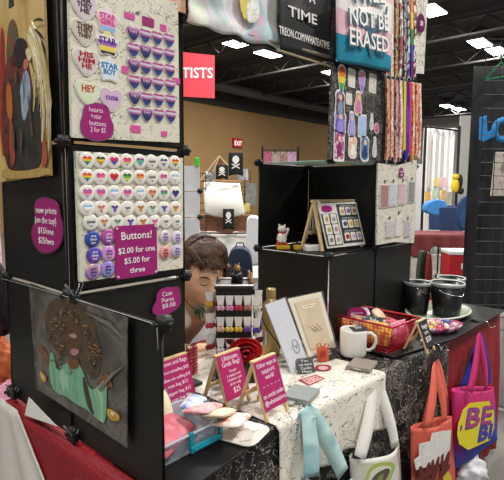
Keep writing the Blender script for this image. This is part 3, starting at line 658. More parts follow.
letters_on(t, 'NOT BE', 350, 23.5, 389, 31, .061, YT-.018, off=.008, bold=.001)
letters_on(t, 'ERASED', 350, 44, 389, 53, .061, YT-.018, off=.008, bold=.001)
letters_on(t, 'WILL', 352, 1, 386, 3, .061, YT-.018, off=.008, bold=.001)
decal('ribbon_print', [(360, 8), (363, 20), (369, 28), (377, 28), (384, 18), (386, 6), (388, 7), (386, 20), (379, 30), (372, 32), (374, 44), (372, 56), (370, 56), (371, 42), (368, 31), (361, 24), (358, 8)], 'y', YT-.0165, TEAL, t)
mk('print_badge', prism(NB(), circle(.017, 12), .001), TEAL, t, world=False).location = on(371, 52, 'y', YT-.018)-t.location
# loose handle loops at the top of the tote
mk('handle', tube(NB(), [on(350, -12, 'y', YT-.01), on(352, -30, 'y', YT-.02), on(365, -45, 'y', -.09), on(380, -32, 'y', YT-.02), on(383, -16, 'y', YT-.01)], .008, 8), CR, t, world=True, smooth=True)

# lanyards, two tiers, on the stretch of rack right of the stickers
def lanyard(px, y0, y1, m_, lab, wpx=3.4, v=-.115, tail=0, grp='patterned lanyards hanging on the rack'):
    a = on(px, y0, 'y', v); c = on(px+(tail), y1, 'y', v); w_ = wpx/FPX*2.35*1.3
    t = E('lanyard', lab, 'lanyard', c, 0, grp)
    for s, nm in ((0, 'strap'), (1, 'strap')):
        b = NB(); n = 12; pr0 = None
        for i in range(n+1):
            k = i/n; p = a.lerp(c, k)+Vector((.0025*math.sin(k*7+px)+(.004*k if s else 0), -.005*s-.003*math.sin(k*3), 0))
            q = [b.verts.new(p+Vector((-w_/2, 0, 0))), b.verts.new(p+Vector((w_/2, -.001, 0)))]
            if pr0: b.faces.new((pr0[0], pr0[1], q[1], q[0]))
            pr0 = q
        mk(nm, b, m_, t, world=True, solid=.0016)
    b = NB(); tube(b, [c+Vector((0, -.003, .0)), c+Vector((0, -.003, -.014))], .004, 8); mk('clasp', b, CHROME, t, world=True)
    return t
pat = lambda *c: splotch(list(c), 70, .6, det=1, stretch=(1, 1, .6), lo=.42, hi=.58)
up = [(386, pat('#c9323a', '#e8dcc8', '#2f5a3a')), (390.5, pat('#d9d0c4', '#c87a8a', '#efe9df')), (395, pat('#8a5a2a', '#e0c47a', '#3a2a20')), (399.5, pat('#e8e4dc', '#3a3436', '#b4424e')), (403.5, pat('#151515', '#d8d2ca', '#1b1b1b')), (407, pat('#18181a', '#8a3aa0', '#d8d4d0')), (410.5, ramp(['#5a2a8a', '#2a5ab0', '#2f9a4a', '#e8d23a', '#e8822a', '#d02a2a'], 'Z', 0, .4)), (413.5, pat('#1a1a1c', '#c9384a', '#efe7dd'))]
nm_u = ['red and cream', 'pale pink and white', 'brown and gold', 'white, black and red', 'black and white', 'black and purple', 'rainbow graded', 'black and red']
for i, (px, m_) in enumerate(up): lanyard(px, -20, 79-abs(i-4)*.8, m_, '%s lanyard in the upper tier, %s from the tote bag' % (nm_u[i], ORD[i]), tail=-.5)
lo_ = [(387, pat('#c8866a', '#e8c8a0', '#a04a3a')), (391, pat('#e0b890', '#c0504a', '#efe0cc')), (395.5, pat('#c86a7a', '#efd8d0', '#8a3a4a')), (400, pat('#e8dcd0', '#d04a4a', '#f0e8dc')), (403.5, mat('#d8c02a', .6)), (406, ramp(['#3a2aa0', '#5a3ac0', '#2a2a8a'], 'Z', 0, .35)), (409, mat('#d0207a', .6)), (412.5, pat('#e8a84a', '#c0442a', '#f0e0c0')), (416, pat('#e87a3a', '#efe3d3', '#c83a4a')), (419, pat('#efe9df', '#d86a5a', '#e0a080'))]
nm_l = ['terracotta', 'peach and red', 'rose floral', 'cream with red spots', 'plain yellow', 'blue-violet', 'plain magenta', 'amber and rust', 'orange and white', 'white and coral']
for i, (px, m_) in enumerate(lo_): lanyard(px, 79+i*.5, [160, 157, 162, 158, 150, 160, 153, 161, 156, 159][i], m_, '%s lanyard in the lower tier, %s from the sticker board' % (nm_l[i], ORD[i]), tail=-1.2)
b = polyw(NB(), quad_on([(416.5, 0), (428, -4), (424, 74), (414.5, 73)], 'y', -.112), (0, 1, 0), .004)
tag(mk('display_card', b, scrib('#d9d5c9', '#55514c', 34, .014)), 'cream printed card strip right of the upper lanyards, behind the magenta tag', 'card')
t = E('price_sign', 'small magenta hexagon-like tag at the top right of the lanyards', 'sign', on(421, 23, 'y', -.12))
mk('sign_backing', prism(NB(), scl(chaikin(circle(.5, 8), 1), .088, 0, 0), .002), mat('#7a4a6a', .4), t); mk('sign_face', prism(NB(), scl(chaikin(circle(.5, 8), 1), .08), .001, -.002), mat('#6a1e56', .3, coat=.3), t)
lettering([('$8', 0, -.012, .022, .03)], LET, t, y=-.0035)

# cream board with pendants
YC = -.118
o = mk('display_board', polyw(NB(), quad_on([(378, 163), (397, 166), (417, 160), (416, 200), (414, 243), (394, 242), (377, 245), (377, 205)], 'y', YC), (0, 1, 0), .006), scrib('#d6d2c4', '#6a655c', 30, .011, density=.35))
tag(o, 'cream printed board of glittery pendants hanging under the lanyards', 'board')
def card(px, py, w_, h, m_, lab, stone=None, v=YC-.001, grp='pendants and charm packs on the cream board'):
    w_ *= 1.75
    t = E('charm_pack', lab, 'charm pack', on(px, py, 'y', v), 0, grp)
    mk('pack_back', prism(NB(), rrect(w_, h, .003), .002), mat('#e4e0d8', .3, coat=.5), t)
    mk('pack_contents', prism(NB(), rrect(w_*.84, h*.9, .003), .002, -.002), m_, t)
    b = NB(); tube(b, [(0, -.002, h/2), (0, -.004, h/2+.012)], .0018, 6); ball(b, (0, -.003, h/2+.013), .005, 8); mk('hook', b, mat('#77735f', .4, .3), t)
    return t
gl = lambda *c: splotch(list(c), 160, .3, det=3, coat=.6)
for px, py, w_, h, m_, lab in ((384, 196, .042, .10, gl('#8a5a5c', '#c08a88', '#9a6a6a'), 'rose-brown glitter pack, leftmost of the upper row'), (392.5, 195, .042, .10, gl('#b8bcc8', '#dde0e4', '#a0a8b8'), 'silver-blue glitter pack, second of the upper row'), (402, 194, .04, .10, gl('#c8a0a8', '#e4ccd0', '#b88a94'), 'pale pink glitter pack, third of the upper row'), (411, 192, .04, .10, gl('#6a6a6c', '#a8a8a8', '#4a4a4c'), 'charcoal glitter pack, rightmost of the upper row'),
  (389, 229, .036, .075, gl('#bcb8c0', '#dcd8dc'), 'pale grey pack, left of the lower row'), (398, 226, .034, .095, gl('#d8d6ce', '#efece4'), 'long white pack in the middle of the lower row'), (407, 229, .036, .075, gl('#b8a8b4', '#d8ccd4'), 'mauve-grey pack, right of the lower row')):
    card(px, py, w_, h, m_, lab)
t = E('price_sign', 'small magenta blob sign at the top of the cream pendant board', 'sign', on(401, 173, 'y', YC-.001))
mk('sign_face', prism(NB(), chaikin([(-.024, -.02), (-.026, -.005), (-.018, .005), (-.018, .022), (.012, .024), (.018, .008), (.026, .0), (.026, -.018)], 2), .003), mat('#8a1e6a', .3, coat=.3), t)
lettering([('charms', 0, .002, .008, .026), ('$10', 0, -.012, .008, .018)], LET, t, y=-.0035)

# ------------------------------------------------------------ banners on the rod
t = E('cloth_banner', 'pastel tie-dye cloth banner hanging over the rod at the top centre', 'banner', (.52, -.04, z3))
def bn(u, v):
    a = on(186.5+93*u, 22+u*27.5, 'y', -.035); top = on(190+88*u, -30, 'y', -.035)
    p = a.lerp(top, v); return p+Vector((0, -.006*math.sin(u*16+v*5)-.004*math.sin(v*13), -.004*math.sin(u*20)*(1-v)))
mk('banner_cloth', sheet(bn, 40, 20), splotch(['#e0bccb', '#b5d5de', '#e6e8e2', '#dccfe0', '#d5e4cb', '#e8ced0', '#acd2e0'], 4.5, .8, dist=.6, det=3), t, world=True, smooth=True, solid=.003)
decal('yellow_moon_print', [(238, -12), (240, 6), (244, 20), (247, 18), (248, 4), (246, -12)], 'y', -.048, mat('#dcc860', .8), t, smooth=2)
decal('scribble_print', [(247, 0), (258, 0), (260, 18), (252, 24), (246, 20)], 'y', -.0485, scrib('#cfd2c0', '#f4f4ee', 90, .06), t, smooth=2)
t = E('cloth_banner', 'black cloth banner with white letters TIME hanging from the rod', 'banner', (.86, -.06, z3))
def bn2(u, v):
    a = on(280+49*u, 49+u*13, 'y', -.06); top = on(277+57*u, -30, 'y', -.06)
    return a.lerp(top, v)+Vector((0, -.003*math.sin(u*5+v*3), 0))
mk('banner_cloth', sheet(bn2, 20, 14), mat('#2a2a2b', .7), t, world=True, smooth=True, solid=.004)
def ban_text(s, x0, y0, x1, y1, h): letters_on(t, s, x0, y0, x1, y1, h, -.066, None, mat('#e9e6e2', .7), off=0, bold=.0006)
ban_text('TIME', 288, 15.5, 317, 25, .034)
ban_text('TREON.COM/WHATEATIME', 279, 33.5, 329, 49.5, .026)
ban_text('A', 309, 2, 315, 4, .034)
b = NB(); tube(b, [on(277, 50, 'y', -.06), on(331, 66.5, 'y', -.07)], .004, 8); mk('bottom_rod', b, mat('#a89a7c', .5), t, world=True)
# ------------------------------------------------------------ on the shelf of the right rack
ZS = .75+PW+.003
t = E('cat_figurine', 'small white lucky cat figurine on a yellow and red base, on the black shelf', 'figurine', (1.035, .165, ZS), -.7)
b = NB(); box(b, (-.005, 0, .009), (.055, .045, .018)); mk('base', b, mat('#d8a92a', .4, coat=.4), t, bev=.004)
b = NB(); box(b, (-.01, -.0, .024), (.042, .036, .012)); mk('cushion', b, mat('#c03a22', .5), t, bev=.004)
b = NB(); lathe(b, [(0, .03), (.018, .03), (.022, .04), (.019, .058), (.013, .068), (0, .07)], 16, (-.01, 0, 0)); ball(b, (-.01, 0, .083), (.018, .016, .016), 14)
for s in (-1, 1): tube(b, [(-.01+s*.010, 0, .093), (-.01+s*.013, 0, .105)], [.006, .001], 8)
tube(b, [(.006, -.006, .055), (.012, -.012, .075), (.012, -.014, .088)], [.006, .005, .006], 8)
ball(b, (-.018, -.018, .035), .007, 8); ball(b, (-.002, -.018, .035), .007, 8)
mk('cat_body', b, mat('#ece4d6', .3, coat=.5), t, smooth=True)
b = NB(); lathe(b, [(.014, .066), (.0165, .069), (.014, .072)], 16, (-.01, 0, 0)); ball(b, (-.01, -.016, .066), .004, 8); mk('collar', b, mat('#b5301e', .4), t)
b = NB(); [ball(b, (-.01+s*.006, -.0155, .086), .0018, 6) for s in (-1, 1)]; ball(b, (-.01, -.016, .081), .0014, 6); mk('face_marks', b, mat('#2a1a18', .4), t)
o = mk('box', box(NB(), (0, 0, .012), (.07, .04, .024)), mat('#dfddd6', .5), None, bev=.003, recenter=False); o.location = (1.07, .045, ZS); o.rotation_euler.z = -.6
tag(o, 'small white box on the black shelf behind the wooden easel foot', 'box')
o = mk('box', box(NB(), (0, 0, .009), (.03, .03, .018)), mat('#d3b03a', .5), None, bev=.003, recenter=False); o.location = (1.06, .115, ZS); o.rotation_euler.z = -.6
tag(o, 'tiny yellow box on the black shelf right of the lucky cat', 'box')
b = NB(); tube(b, [(1.045, .13, ZS+.03), (1.09, .08, ZS+.035), (1.13, .03, ZS+.05)], .0015, 6)
t = E('easel', 'light wooden A-frame easel on the shelf draped with necklaces', 'easel', (1.20, .035, ZS), -.15)
b.free()
# local x along the row (to the right), -y towards viewer
def leg_(t, a, b_, w_=.012, m_=WOOD):
    a = Vector(a); b_ = Vector(b_); d = b_-a; bm = NB(); q = d.to_track_quat('Z', 'Y').to_matrix()
    box(bm, (a+b_)/2, (w_, w_*.7, d.length), rot=q); return mk('leg', bm, m_, t, bev=.001)
def easel_frame(t, w_, h, spread, lean=.02, leg_w=.014, top=True):
    for s in (-1, 1):
        leg_(t, (s*w_/2, -spread/2, .002), (s*w_/2*.96, 0, h), leg_w); leg_(t, (s*w_/2, spread/2, .002), (s*w_/2*.96, 0, h-.004), leg_w)
    mk('top_rail', box(NB(), (0, 0, h), (w_+leg_w, leg_w*1.1, leg_w*.8)), WOOD, t, bev=.001)
    mk('back_rail', box(NB(), (0, spread*.32, h*.35), (w_, leg_w*.6, leg_w)), WOOD, t)
easel_frame(t, .25, .20, .115)
b = NB()
for k in range(5): tube(b, [(-.105-.003*k, -.02+.008*k, .2), (-.112, -.035+.015*k, .12-.01*k), (-.108, -.03+.012*k, .06+.02*(k % 2)), (-.104, -.02+.01*k, .14), (-.1, -.01, .202)], .0015, 5)
mk('necklace_cord', b, mat('#d9d3c6', .5), t, smooth=True)
t2 = E('display_board', 'board of small enamel pins on cards leaning on the wooden easel', 'board', (1.189, -.036, ZS+.014), -.15)
TLT = Matrix.Rotation(-.30, 4, 'X')
t2.rotation_euler = (-.27, 0, -.15)
mk('board_sheet', prism(NB(), [(-.115, 0), (.125, 0), (.115, .185), (-.125, .185)], .004, 0), mat('#d9d6d0', .5), t2)
mk('card_field', prism(NB(), [(-.112, .008), (-.02, .008), (-.026, .14), (-.118, .14)], .001, -.004), mat('#3f4145', .6), t2)
mk('card_field', prism(NB(), [(-.012, .012), (.116, .012), (.108, .178), (-.018, .178)], .001, -.004), mat('#35373b', .6), t2)
for r in range(3):
    for c in range(2):
        o = mk('pin_card', prism(NB(), rrect(.034, .040, .003), .0015, -.005), mat('#e0dcd0', .5), t2); o.location = (-.092+c*.043-r*-.003, 0, .118-r*.043)
        mk('pin', prism(NB(), chaikin(star(.012, .6), 1), .002, -.0068), mat(['#d8b04a', '#b8b4c0', '#c8c06a', '#d890a8', '#8890a0', '#d8a0b0'][r*2+c], .3, .4), o)
    for c in range(3):
        o = mk('pin_card', prism(NB(), rrect(.030, .034, .003), .0015, -.005), mat('#e6dfd2', .5), t2); o.location = (.012+c*.038+r*.002, 0, .148-r*.054)
        mk('pin', prism(NB(), chaikin(star(.012, .7), 1), .002, -.0068), mat([['#d0b080', '#9a6ac0', '#b87a50'], ['#4a4aa8', '#e0c04a', '#e8c850'], ['#c0202a', '#d8b0d0', '#d0a0c8']][r][c], .3, .3), o)
for z in (.17, .118, .064): mk('caption_strip', prism(NB(), rrect(.09, .006, .001), .0008, -.0052), mat('#8a8c90', .6), t2).location = (.048, 0, z)
o = mk('blob_label', prism(NB(), chaikin([(-.03, -.012), (-.032, .008), (-.015, .014), (.02, .013), (.03, .004), (.028, -.012)], 1), .002, -.005), MAG, t2); o.location = (-.078, 0, .16); o['label'] = 'magenta label'

# ------------------------------------------------------------ earring tower
t = E('earring_stand', 'black square earring tower hung with carded earrings beside the seated person', 'stand', (.556, -.008, TOPZ), -.80)
mk('base', box(NB(), (0, 0, .006), (.14, .14, .012)), BLK, t, bev=.003)
mk('body', box(NB(), (0, 0, .155), (.112, .112, .285)), mat('#191817', .5), t, bev=.002)
mk('top_tray', box(NB(), (0, 0, .302), (.122, .122, .010)), mat('#2a2927', .4), t, bev=.002)
b = NB()
for (x0, y0, x1, y1) in ((-.06, -.06, .06, -.06), (.06, -.06, .06, .06), (.06, .06, -.06, .06), (-.06, .06, -.06, -.06)): tube(b, [(x0, y0, .31), (x1, y1, .31)], .003, 6)
mk('tray_rim', b, mat('#8a8884', .3, .5), t)
EC = [['#d8a8c0', '#e08ab8', '#c02a4a', '#b0706a'], ['#e0b8a0', '#e8c858', '#e8c040', '#6a50a8'], ['#d8c8d0', '#c890d0', '#dcd8c8', '#5a4aa0']]
def earring(par, x, y, z, c, rz, lab):
    e = E('earring_pair', lab, 'earrings', WM(par) @ Vector((x, y, z)), par.rotation_euler.z+rz, 'carded earrings on the black tower')
    mk('card', prism(NB(), [(-.009, .0), (.009, 0), (.013, .03), (-.013, .03)], .001), mat('#f1ede6', .5), e)
    b = NB()
    for s in (-1, 1): tube(b, [(s*.005, -.002, .006), (s*.006, -.003, -.002)], .0008, 5); lathe_p = ball(b, (s*.006, -.004, -.009), (.0075, .003, .009), 10)
    mk('earrings', b, mat(c, .3, coat=.5), e, smooth=True)
for r in range(3):
    for c in range(4):
        earring(t, -.042+c*.028, -.058, .248-r*.068, EC[r][c], 0, 'carded earrings, %s from left, %s row of the tower front' % (ORD[c], ORD[r]))
for r in range(3):
    for c in range(2):
        earring(t, -.072-.006*c, .03-c*.055, .24-r*.07+.012*c, [['#d8483a', '#e0b040'], ['#b02030', '#c83a50'], ['#a01828', '#8a2030']][r][c], 0, 'earrings on the left tower side, %s row, %s from the person' % (ORD[r], ORD[c]))
        earring(t, .072+.008*c, -.04+c*.05, .24-r*.07+.01*c, [['#c9c4b4', '#d8d0b8'], ['#4a3a98', '#6a5ab0'], ['#b8b4a8', '#d0ccc0']][r][c], 0, 'earrings on the right tower side, %s row, %s from the front' % (ORD[r], ORD[c]))
# things on top of the tower
tt = E('toy_figure', 'tiny black and gold toy figure on top of the earring tower', 'figurine', WM(t) @ Vector((.01, .01, .307)), .2)
b = NB(); lathe(b, [(0, 0), (.02, 0), (.018, .012), (.022, .02), (.012, .034), (0, .036)], 12); tube(b, [(-.015, 0, .015), (-.03, 0, .03)], .005, 6); tube(b, [(.015, 0, .015), (.03, 0, .026)], .005, 6); mk('figure_body', b, mat('#17171b', .35, coat=.5), tt, smooth=True)
b = NB(); ball(b, (0, 0, .045), .012, 12); [tube(b, [(s*.008, 0, .05), (s*.011, 0, .062)], [.004, .001], 6) for s in (-1, 1)]; mk('figure_head', b, mat('#a8834a', .35, .3), tt, smooth=True)
for i, (x, y, h, lab) in enumerate(((-.05, .03, .035, 'tan bottle-shaped bead at the left back of the tower top'), (.055, -.03, .04, 'tan upright bead at the right front of the tower top'), (.05, .045, .035, 'tan upright bead at the right back of the tower top'))):
    o = mk('wooden_bead', lathe(NB(), [(0, 0), (.005, 0), (.007, .010), (.003, .02), (.005, h-.008), (0, h)], 12), mat('#b58f63', .5), None, smooth=True, recenter=False); o.location = WM(t) @ Vector((x, y, .307)); tag(o, lab, 'bead')
# clear dish of beads beside the tower and pale jewellery strands at right
t = E('jewelry_stand', 'pale jewellery tree with hanging strands between the tower and the gold bottle', 'stand', (.655, .005, TOPZ))
b = NB(); lathe(b, [(0, 0), (.04, 0), (.04, .006), (.006, .012), (.004, .24), (0, .245)], 16); mk('post', b, mat('#d8d4ca', .4), t, smooth=True)
R1 = random.Random(3)
for i in range(7):
    a = i*.9; z = .24-.02*i
    b = NB(); tube(b, [(0, 0, z), (.03*math.cos(a), .03*math.sin(a), z+.008), (.05*math.cos(a), .05*math.sin(a), z)], .0015, 5)
    for k in range(5): ball(b, (.05*math.cos(a), .05*math.sin(a), z-.006-.009*k), .0045, 6)
    mk('bead_strand', b, mat(['#e9e6dc', '#b9b6b0', '#dcd4c4', '#c8ccd4', '#f0ece4', '#c0a880', '#a8b0b8'][i], .3, coat=.5), t, smooth=True)
# red rose
t = E('rose', 'large red artificial rose in front of the black earring tower', 'flower', (.508, -.105, TOPZ+.122), -.8)
t.scale = (1.12, 1, .85)
RM = mat('#b51218', .45, noise=.3, nscale=60)
for ring, (n_, r0, tl) in enumerate(((3, .010, 1.35), (5, .020, 1.0), (6, .031, .7), (7, .042, .4))):
    for i in range(n_):
        a = 2*PI*i/n_+ring*.5
        def pf(u, v, a=a, r0=r0, tl=tl, n_=n_):
            th = a+(u-.5)*2*PI/n_*1.35; rr = r0*(.35+.75*v)+.004*math.sin(v*3)*(abs(u-.5)*2); zz = .034*tl*v-.006*(abs(u-.5)*2)**2*v
            return Vector((rr*math.cos(th), -zz-.004, rr*math.sin(th)))
        mk('petal', sheet(pf, 6, 5), RM, t, smooth=True, solid=.0012)
for i in range(3):
    a = -1.2+i*1.9
    def lf(u, v, a=a): r = .03+.035*u; return Vector((r*math.cos(a)+(v-.5)*.022*math.sin(PI*u)*-math.sin(a), .002+.004*u, r*math.sin(a)+(v-.5)*.022*math.sin(PI*u)*math.cos(a)))
    mk('leaf', sheet(lf, 8, 4), mat('#4a1216', .5), t, smooth=True, solid=.001)
mk('stem', tube(NB(), [(0, 0, 0), (.0, .015, -.02), (0, .0, -.06), (0, .0, -.121)], .004, 8), mat('#2a3a1e', .6), t, smooth=True)
# tall red jar-like charm bundle left of the tower
for (px, py, h, c, lab) in ((210, 362, .10, '#8a1420', 'dark red beaded charm hanging strand left of the earring tower'), (206, 340, .05, '#c9c4b4', 'pale strand left of the earring tower')):
    pass
t = E('bead_strand_holder', 'small stand of glossy dark red bead strands left of the rose', 'stand', (.405, .035, TOPZ))
mk('stand_base', box(NB(), (0, 0, .004), (.06, .05, .008)), BLK, t)
b = NB(); tube(b, [(0, .015, .008), (0, .015, .125), (0, -.01, .125)], .003, 6); mk('stand_arm', b, CHROME, t)
for i in range(4):
    b = NB()
    for k in range(9): ball(b, (-.015+.01*i, -.012, .118-.010*k), .0055, 8)
    mk('bead_strand', b, mat(['#8f1520', '#b02430', '#7a1018', '#c84a50'][i], .2, coat=.8), t, smooth=True)
# flat box of bracelets in front of the person
t = E('tray', 'black flat tray of pink and brown cords before the seated person', 'tray', (.385, .18, TOPZ), -.75)
b = NB(); box(b, (0, 0, .004), (.20, .15, .006)); [box(b, (0, s*.073, .015), (.20, .005, .026)) for s in (-1, 1)]; [box(b, (s*.098, 0, .015), (.005, .15, .026)) for s in (-1, 1)]; mk('tray_body', b, BLK, t)
for i in range(6):
    mk('cord', tube(NB(), [(-.08+.01*i, -.06+.02*i, .013), (0, -.05+.022*i+.01*math.sin(i), .016), (.085, -.058+.02*i, .013)], .006, 8), mat(['#8a2a2a', '#c8909a', '#a8584a', '#e0d4cc', '#7a1c24', '#c4a090'][i], .5), t, smooth=True)
# gold bottle with black cord
t = E('bottle', 'tall matte gold bottle with black cord behind the lavender print', 'bottle', (.797, .035, TOPZ))
mk('bottle_body', lathe(NB(), [(0, 0), (.032, 0), (.034, .004), (.034, .165), (.031, .185), (.018, .205), (.015, .215), (0, .215)], 28), mat('#a8905e', .35, .6), t, smooth=True)
b = NB(); lathe(b, [(0, .212), (.018, .212), (.0185, .216), (.0185, .243), (.016, .247), (0, .247)], 24); mk('cap', b, mat('#b39c68', .3, .6), t, smooth=True)
b = NB()
for s in (-1, 1): tube(b, [(.0355*math.sin(s*k*.42+.5), -.0355*math.cos(s*k*.42+.5), .02+.02*k) for k in range(8)], .0022, 6)
mk('cord', b, BLK, t, smooth=True)

# ------------------------------------------------------------ prints in sleeves
def sleeve(name, px, Y0, Y1, m_, lab, deco=None):
    """print leaning back: bottom corners at depth Y0, top corners at Y1"""
    TL, TR, BR, BL = [on(a, b_, 'y', y) for (a, b_), y in zip(px, (Y1, Y1, Y0, Y0))]
    c = (BL+BR)/2; t = E(name, lab, 'print', c, 0)
    n = (TR-TL).cross(BL-TL).normalized()
    if n.y > 0: n = -n
    mk('print_sheet', polyw(NB(), [TL, TR, BR, BL], -n, .003), m_, t, world=True)
    def q(u, v, o=.002): return TL*(1-u)*(1-v)+TR*u*(1-v)+BL*(1-u)*v+BR*u*v+n*o
    if deco: deco(t, q, n)
    # clear cover with glossy folds
    def fn(u, v): return q(u*1.04-.02, v*1.03-.02, .004+.0015*math.sin(u*14+v*9))
    mk('clear_sleeve', sheet(fn, 10, 14), mat('#ffffff', .06, alpha=.13, coat=1), t, world=True, smooth=True)
    return t
def strut(t, q, n):
    mk('stand_strut', tube(NB(), [q(.9, .05, -.006), q(.98, .95, -.006)], .004, 6), BLK, t, world=True)
def dec1(t, q, n):
    P = [q(.66+.16*math.cos(a), .70+.10*math.sin(a), .0022) for a in [2*PI*k/20 for k in range(20)]]
    b = NB(); tube(b, P, .0011, 5, closed=True); mk('oval_emblem', b, mat('#5a6a78', .5), t, world=True)
    b = NB(); [tube(b, [q(.58+.03*k, .66+.02*k, .0022), q(.70+.02*k, .74-.02*k, .0022)], .0008, 5) for k in range(4)]; mk('emblem_lines', b, mat('#5a6a78', .5), t, world=True)
    for k in range(3): mk('faint_line', tube(NB(), [q(.2, .2+.1*k, .0022), q(.7, .18+.1*k, .0022)], .0006, 4), mat('#b8bcc8', .5), t, world=True)
    strut(t, q, n)
def dec2(t, q, n):
    b = polyw(NB(), [q(.12, .08), q(.86, .08), q(.86, .9), q(.12, .9)], n, .0006); mk('kraft_panel', b, mat('#d3c09c', .6, noise=.08, nscale=30), t, world=True)
    b = NB(); [tube(b, [q(.28, .17+.035*k, .003), q(.72-.08*k, .17+.035*k, .003)], .0018, 5) for k in range(2)]; mk('title_lines', b, mat('#eee6d2', .6), t, world=True)
    b = NB(); [tube(b, [q(.3+.04*k, .5+.03*(k % 3), .003), q(.42+.04*k, .62+.02*(k % 2), .003)], .0012, 5) for k in range(8)]; mk('sketch_lines', b, mat('#b39c74', .6), t, world=True)
    strut(t, q, n)
sleeve('art_print', [(265, 305), (285, 298), (308, 362), (292, 374)], -.145, -.075, mat('#cdced8', .5), 'lavender-white print in a clear sleeve leaning in front of the gold bottle', dec1)
sleeve('art_print', [(288, 299), (321, 292), (336, 347), (309, 357)], -.125, -.085, mat('#e6dcc6', .5), 'cream and tan print in a clear sleeve leaning right of the lavender one', dec2)
# small black price cards
def price_card(px, py, w_, h, lines, lab, rz, tilt, z=None, Y=None, base='#2b2d30', foot=True):
    t = E('price_card', lab, 'price card', on(px, py, 'z', TOPZ+.001) if Y is None else on(px, py, 'y', Y)); t.rotation_euler = (tilt, 0, rz)
    mk('card', prism(NB(), [(-w_/2, 0), (w_/2, 0), (w_/2, h), (-w_/2, h)], .002), mat(base, .55), t)
    if lines: lettering([(s, 0, h*(.72-.24*i), h*.17, w_*.75*min(1, len(s)/12+.3)) for i, s in enumerate(lines)], mat('#e6e6e2', .6), t, y=-.0025)
    if foot: mk('card_stand', tube(NB(), [(0, .001, h*.5), (0, .018, .002)], .0015, 5), CHROME, t)
    return t
price_card(307, 373, .062, .052, ['Tin', 'resin charms', 'Candle', 'Minis'], 'dark grey price card standing in front of the lavender print', -.55, -.75)
price_card(331, 360, .046, .042, ['Ask', 'me'], 'small dark card behind the orange pouch on the runner', -.2, -.5)
# orange little pouch
t = E('candle_charm', 'small translucent orange cat-eared charm standing on the runner', 'charm', on(322.5, 361, 'z', TOPZ), -.7)
mk('charm_body', prism(NB(), chaikin([(-.02, .006), (-.018, 0), (.018, 0), (.021, .006), (.022, .045), (.012, .05), (-.012, .05), (-.021, .045)], 1), .018, .009), mat('#cf4a22', .25, coat=.8), t, bev=.002)
b = NB(); tube(b, [(-.017, 0, .045), (-.022, 0, .062), (-.010, 0, .066), (-.004, 0, .05)], .003, 8); tube(b, [(.017, 0, .045), (.022, 0, .060), (.012, 0, .064), (.004, 0, .05)], .003, 8); mk('charm_loops', b, mat('#d8763a', .3, coat=.5), t, smooth=True)
mk('charm_face', prism(NB(), rrect(.018, .018, .004), .001, -.0095), mat('#a8321a', .4), t).location = (0, 0, .03)
# flat stickers on the runner
def flat(px, ring, m1, m2, lab, cat, name, z=TOPZ, lines=None):
    c = (sum(p[0] for p in px)/len(px), sum(p[1] for p in px)/len(px)); t = E(name, lab, cat, on(*c, 'z', z))
    mk('base_sheet', polyw(NB(), [on(a, b_, 'z', z) for a, b_ in px], (0, 0, 1), .0015), m1, t, world=True)
    mk('inner_print', polyw(NB(), [on(c[0]+(a-c[0])*ring, c[1]+(b_-c[1])*ring, 'z', z+.0016) for a, b_ in px], (0, 0, 1), .0006), m2, t, world=True)
flat([(323+8.5*math.cos(a), 368+3.2*math.sin(a)) for a in [2*PI*k/18 for k in range(18)]], .62, mat('#9c1f3a', .4, coat=.4), mat('#d9b8c0', .4), 'dark red oval sticker lying behind the price card', 'sticker', 'sticker')
flat([(298.5, 380), (316, 375), (325, 378.5), (309, 385.5)], .8, mat('#c04a50', .4, coat=.4), splotch(['#c83a44', '#e8c8c0', '#8a2a34'], 90), 'red and pink square patch lying flat on the cream runner', 'patch', 'patch')
# sketched flower pot and pale papers
flat([(296, 396), (302, 388), (334, 386), (336, 388)], .9, mat('#e9e5dc', .6), mat('#efece4', .6), 'white slip of paper lying on the runner behind the grey tile', 'paper', 'paper') if False else None
def tile(px, py, w_, d, h, m_, lab, rz):
    o = mk('stone_tile', box(NB(), (0, 0, h/2), (w_, d, h)), m_, None, bev=.0015, recenter=False); o.location = on(px, py, 'z', TOPZ); o.rotation_euler.z = rz; tag(o, lab, 'tile')
tile(301, 397, .098, .082, .016, mat('#8f9593', .55, noise=.06, nscale=50), 'thick grey-green tile at the front edge of the runner above the teal tote', .25)
tile(362, 366.5, .098, .082, .012, mat('#948b81', .6, noise=.06, nscale=50), 'thick brown-grey tile beside the white mug', .22)
# mug
t = E('mug', 'large white ceramic mug with a black price card on top', 'mug', (.995, -.195, TOPZ), -.95)
mk('mug_body', lathe(NB(), [(0, 0), (.043, 0), (.047, .004), (.0485, .012), (.049, .094), (.0475, .098), (.0455, .094), (.045, .014), (0, .01)], 36), mat('#e9e6df', .25, coat=.5), t, smooth=True)
mk('handle', tube(NB(), [(.046, 0, .082), (.062, 0, .085), (.078, 0, .073), (.082, 0, .052), (.074, 0, .031), (.060, 0, .02), (.046, 0, .021)], .0065, 10), mat('#e9e6df', .25, coat=.5), t, smooth=True)
t = price_card(351, 333, .06, .036, ['Mugs', '$15'], 'black price card lying on the rim of the white mug', -.5, -1.35, Y=-.2, foot=False)
t.location = (.985, -.232, TOPZ+.0985)
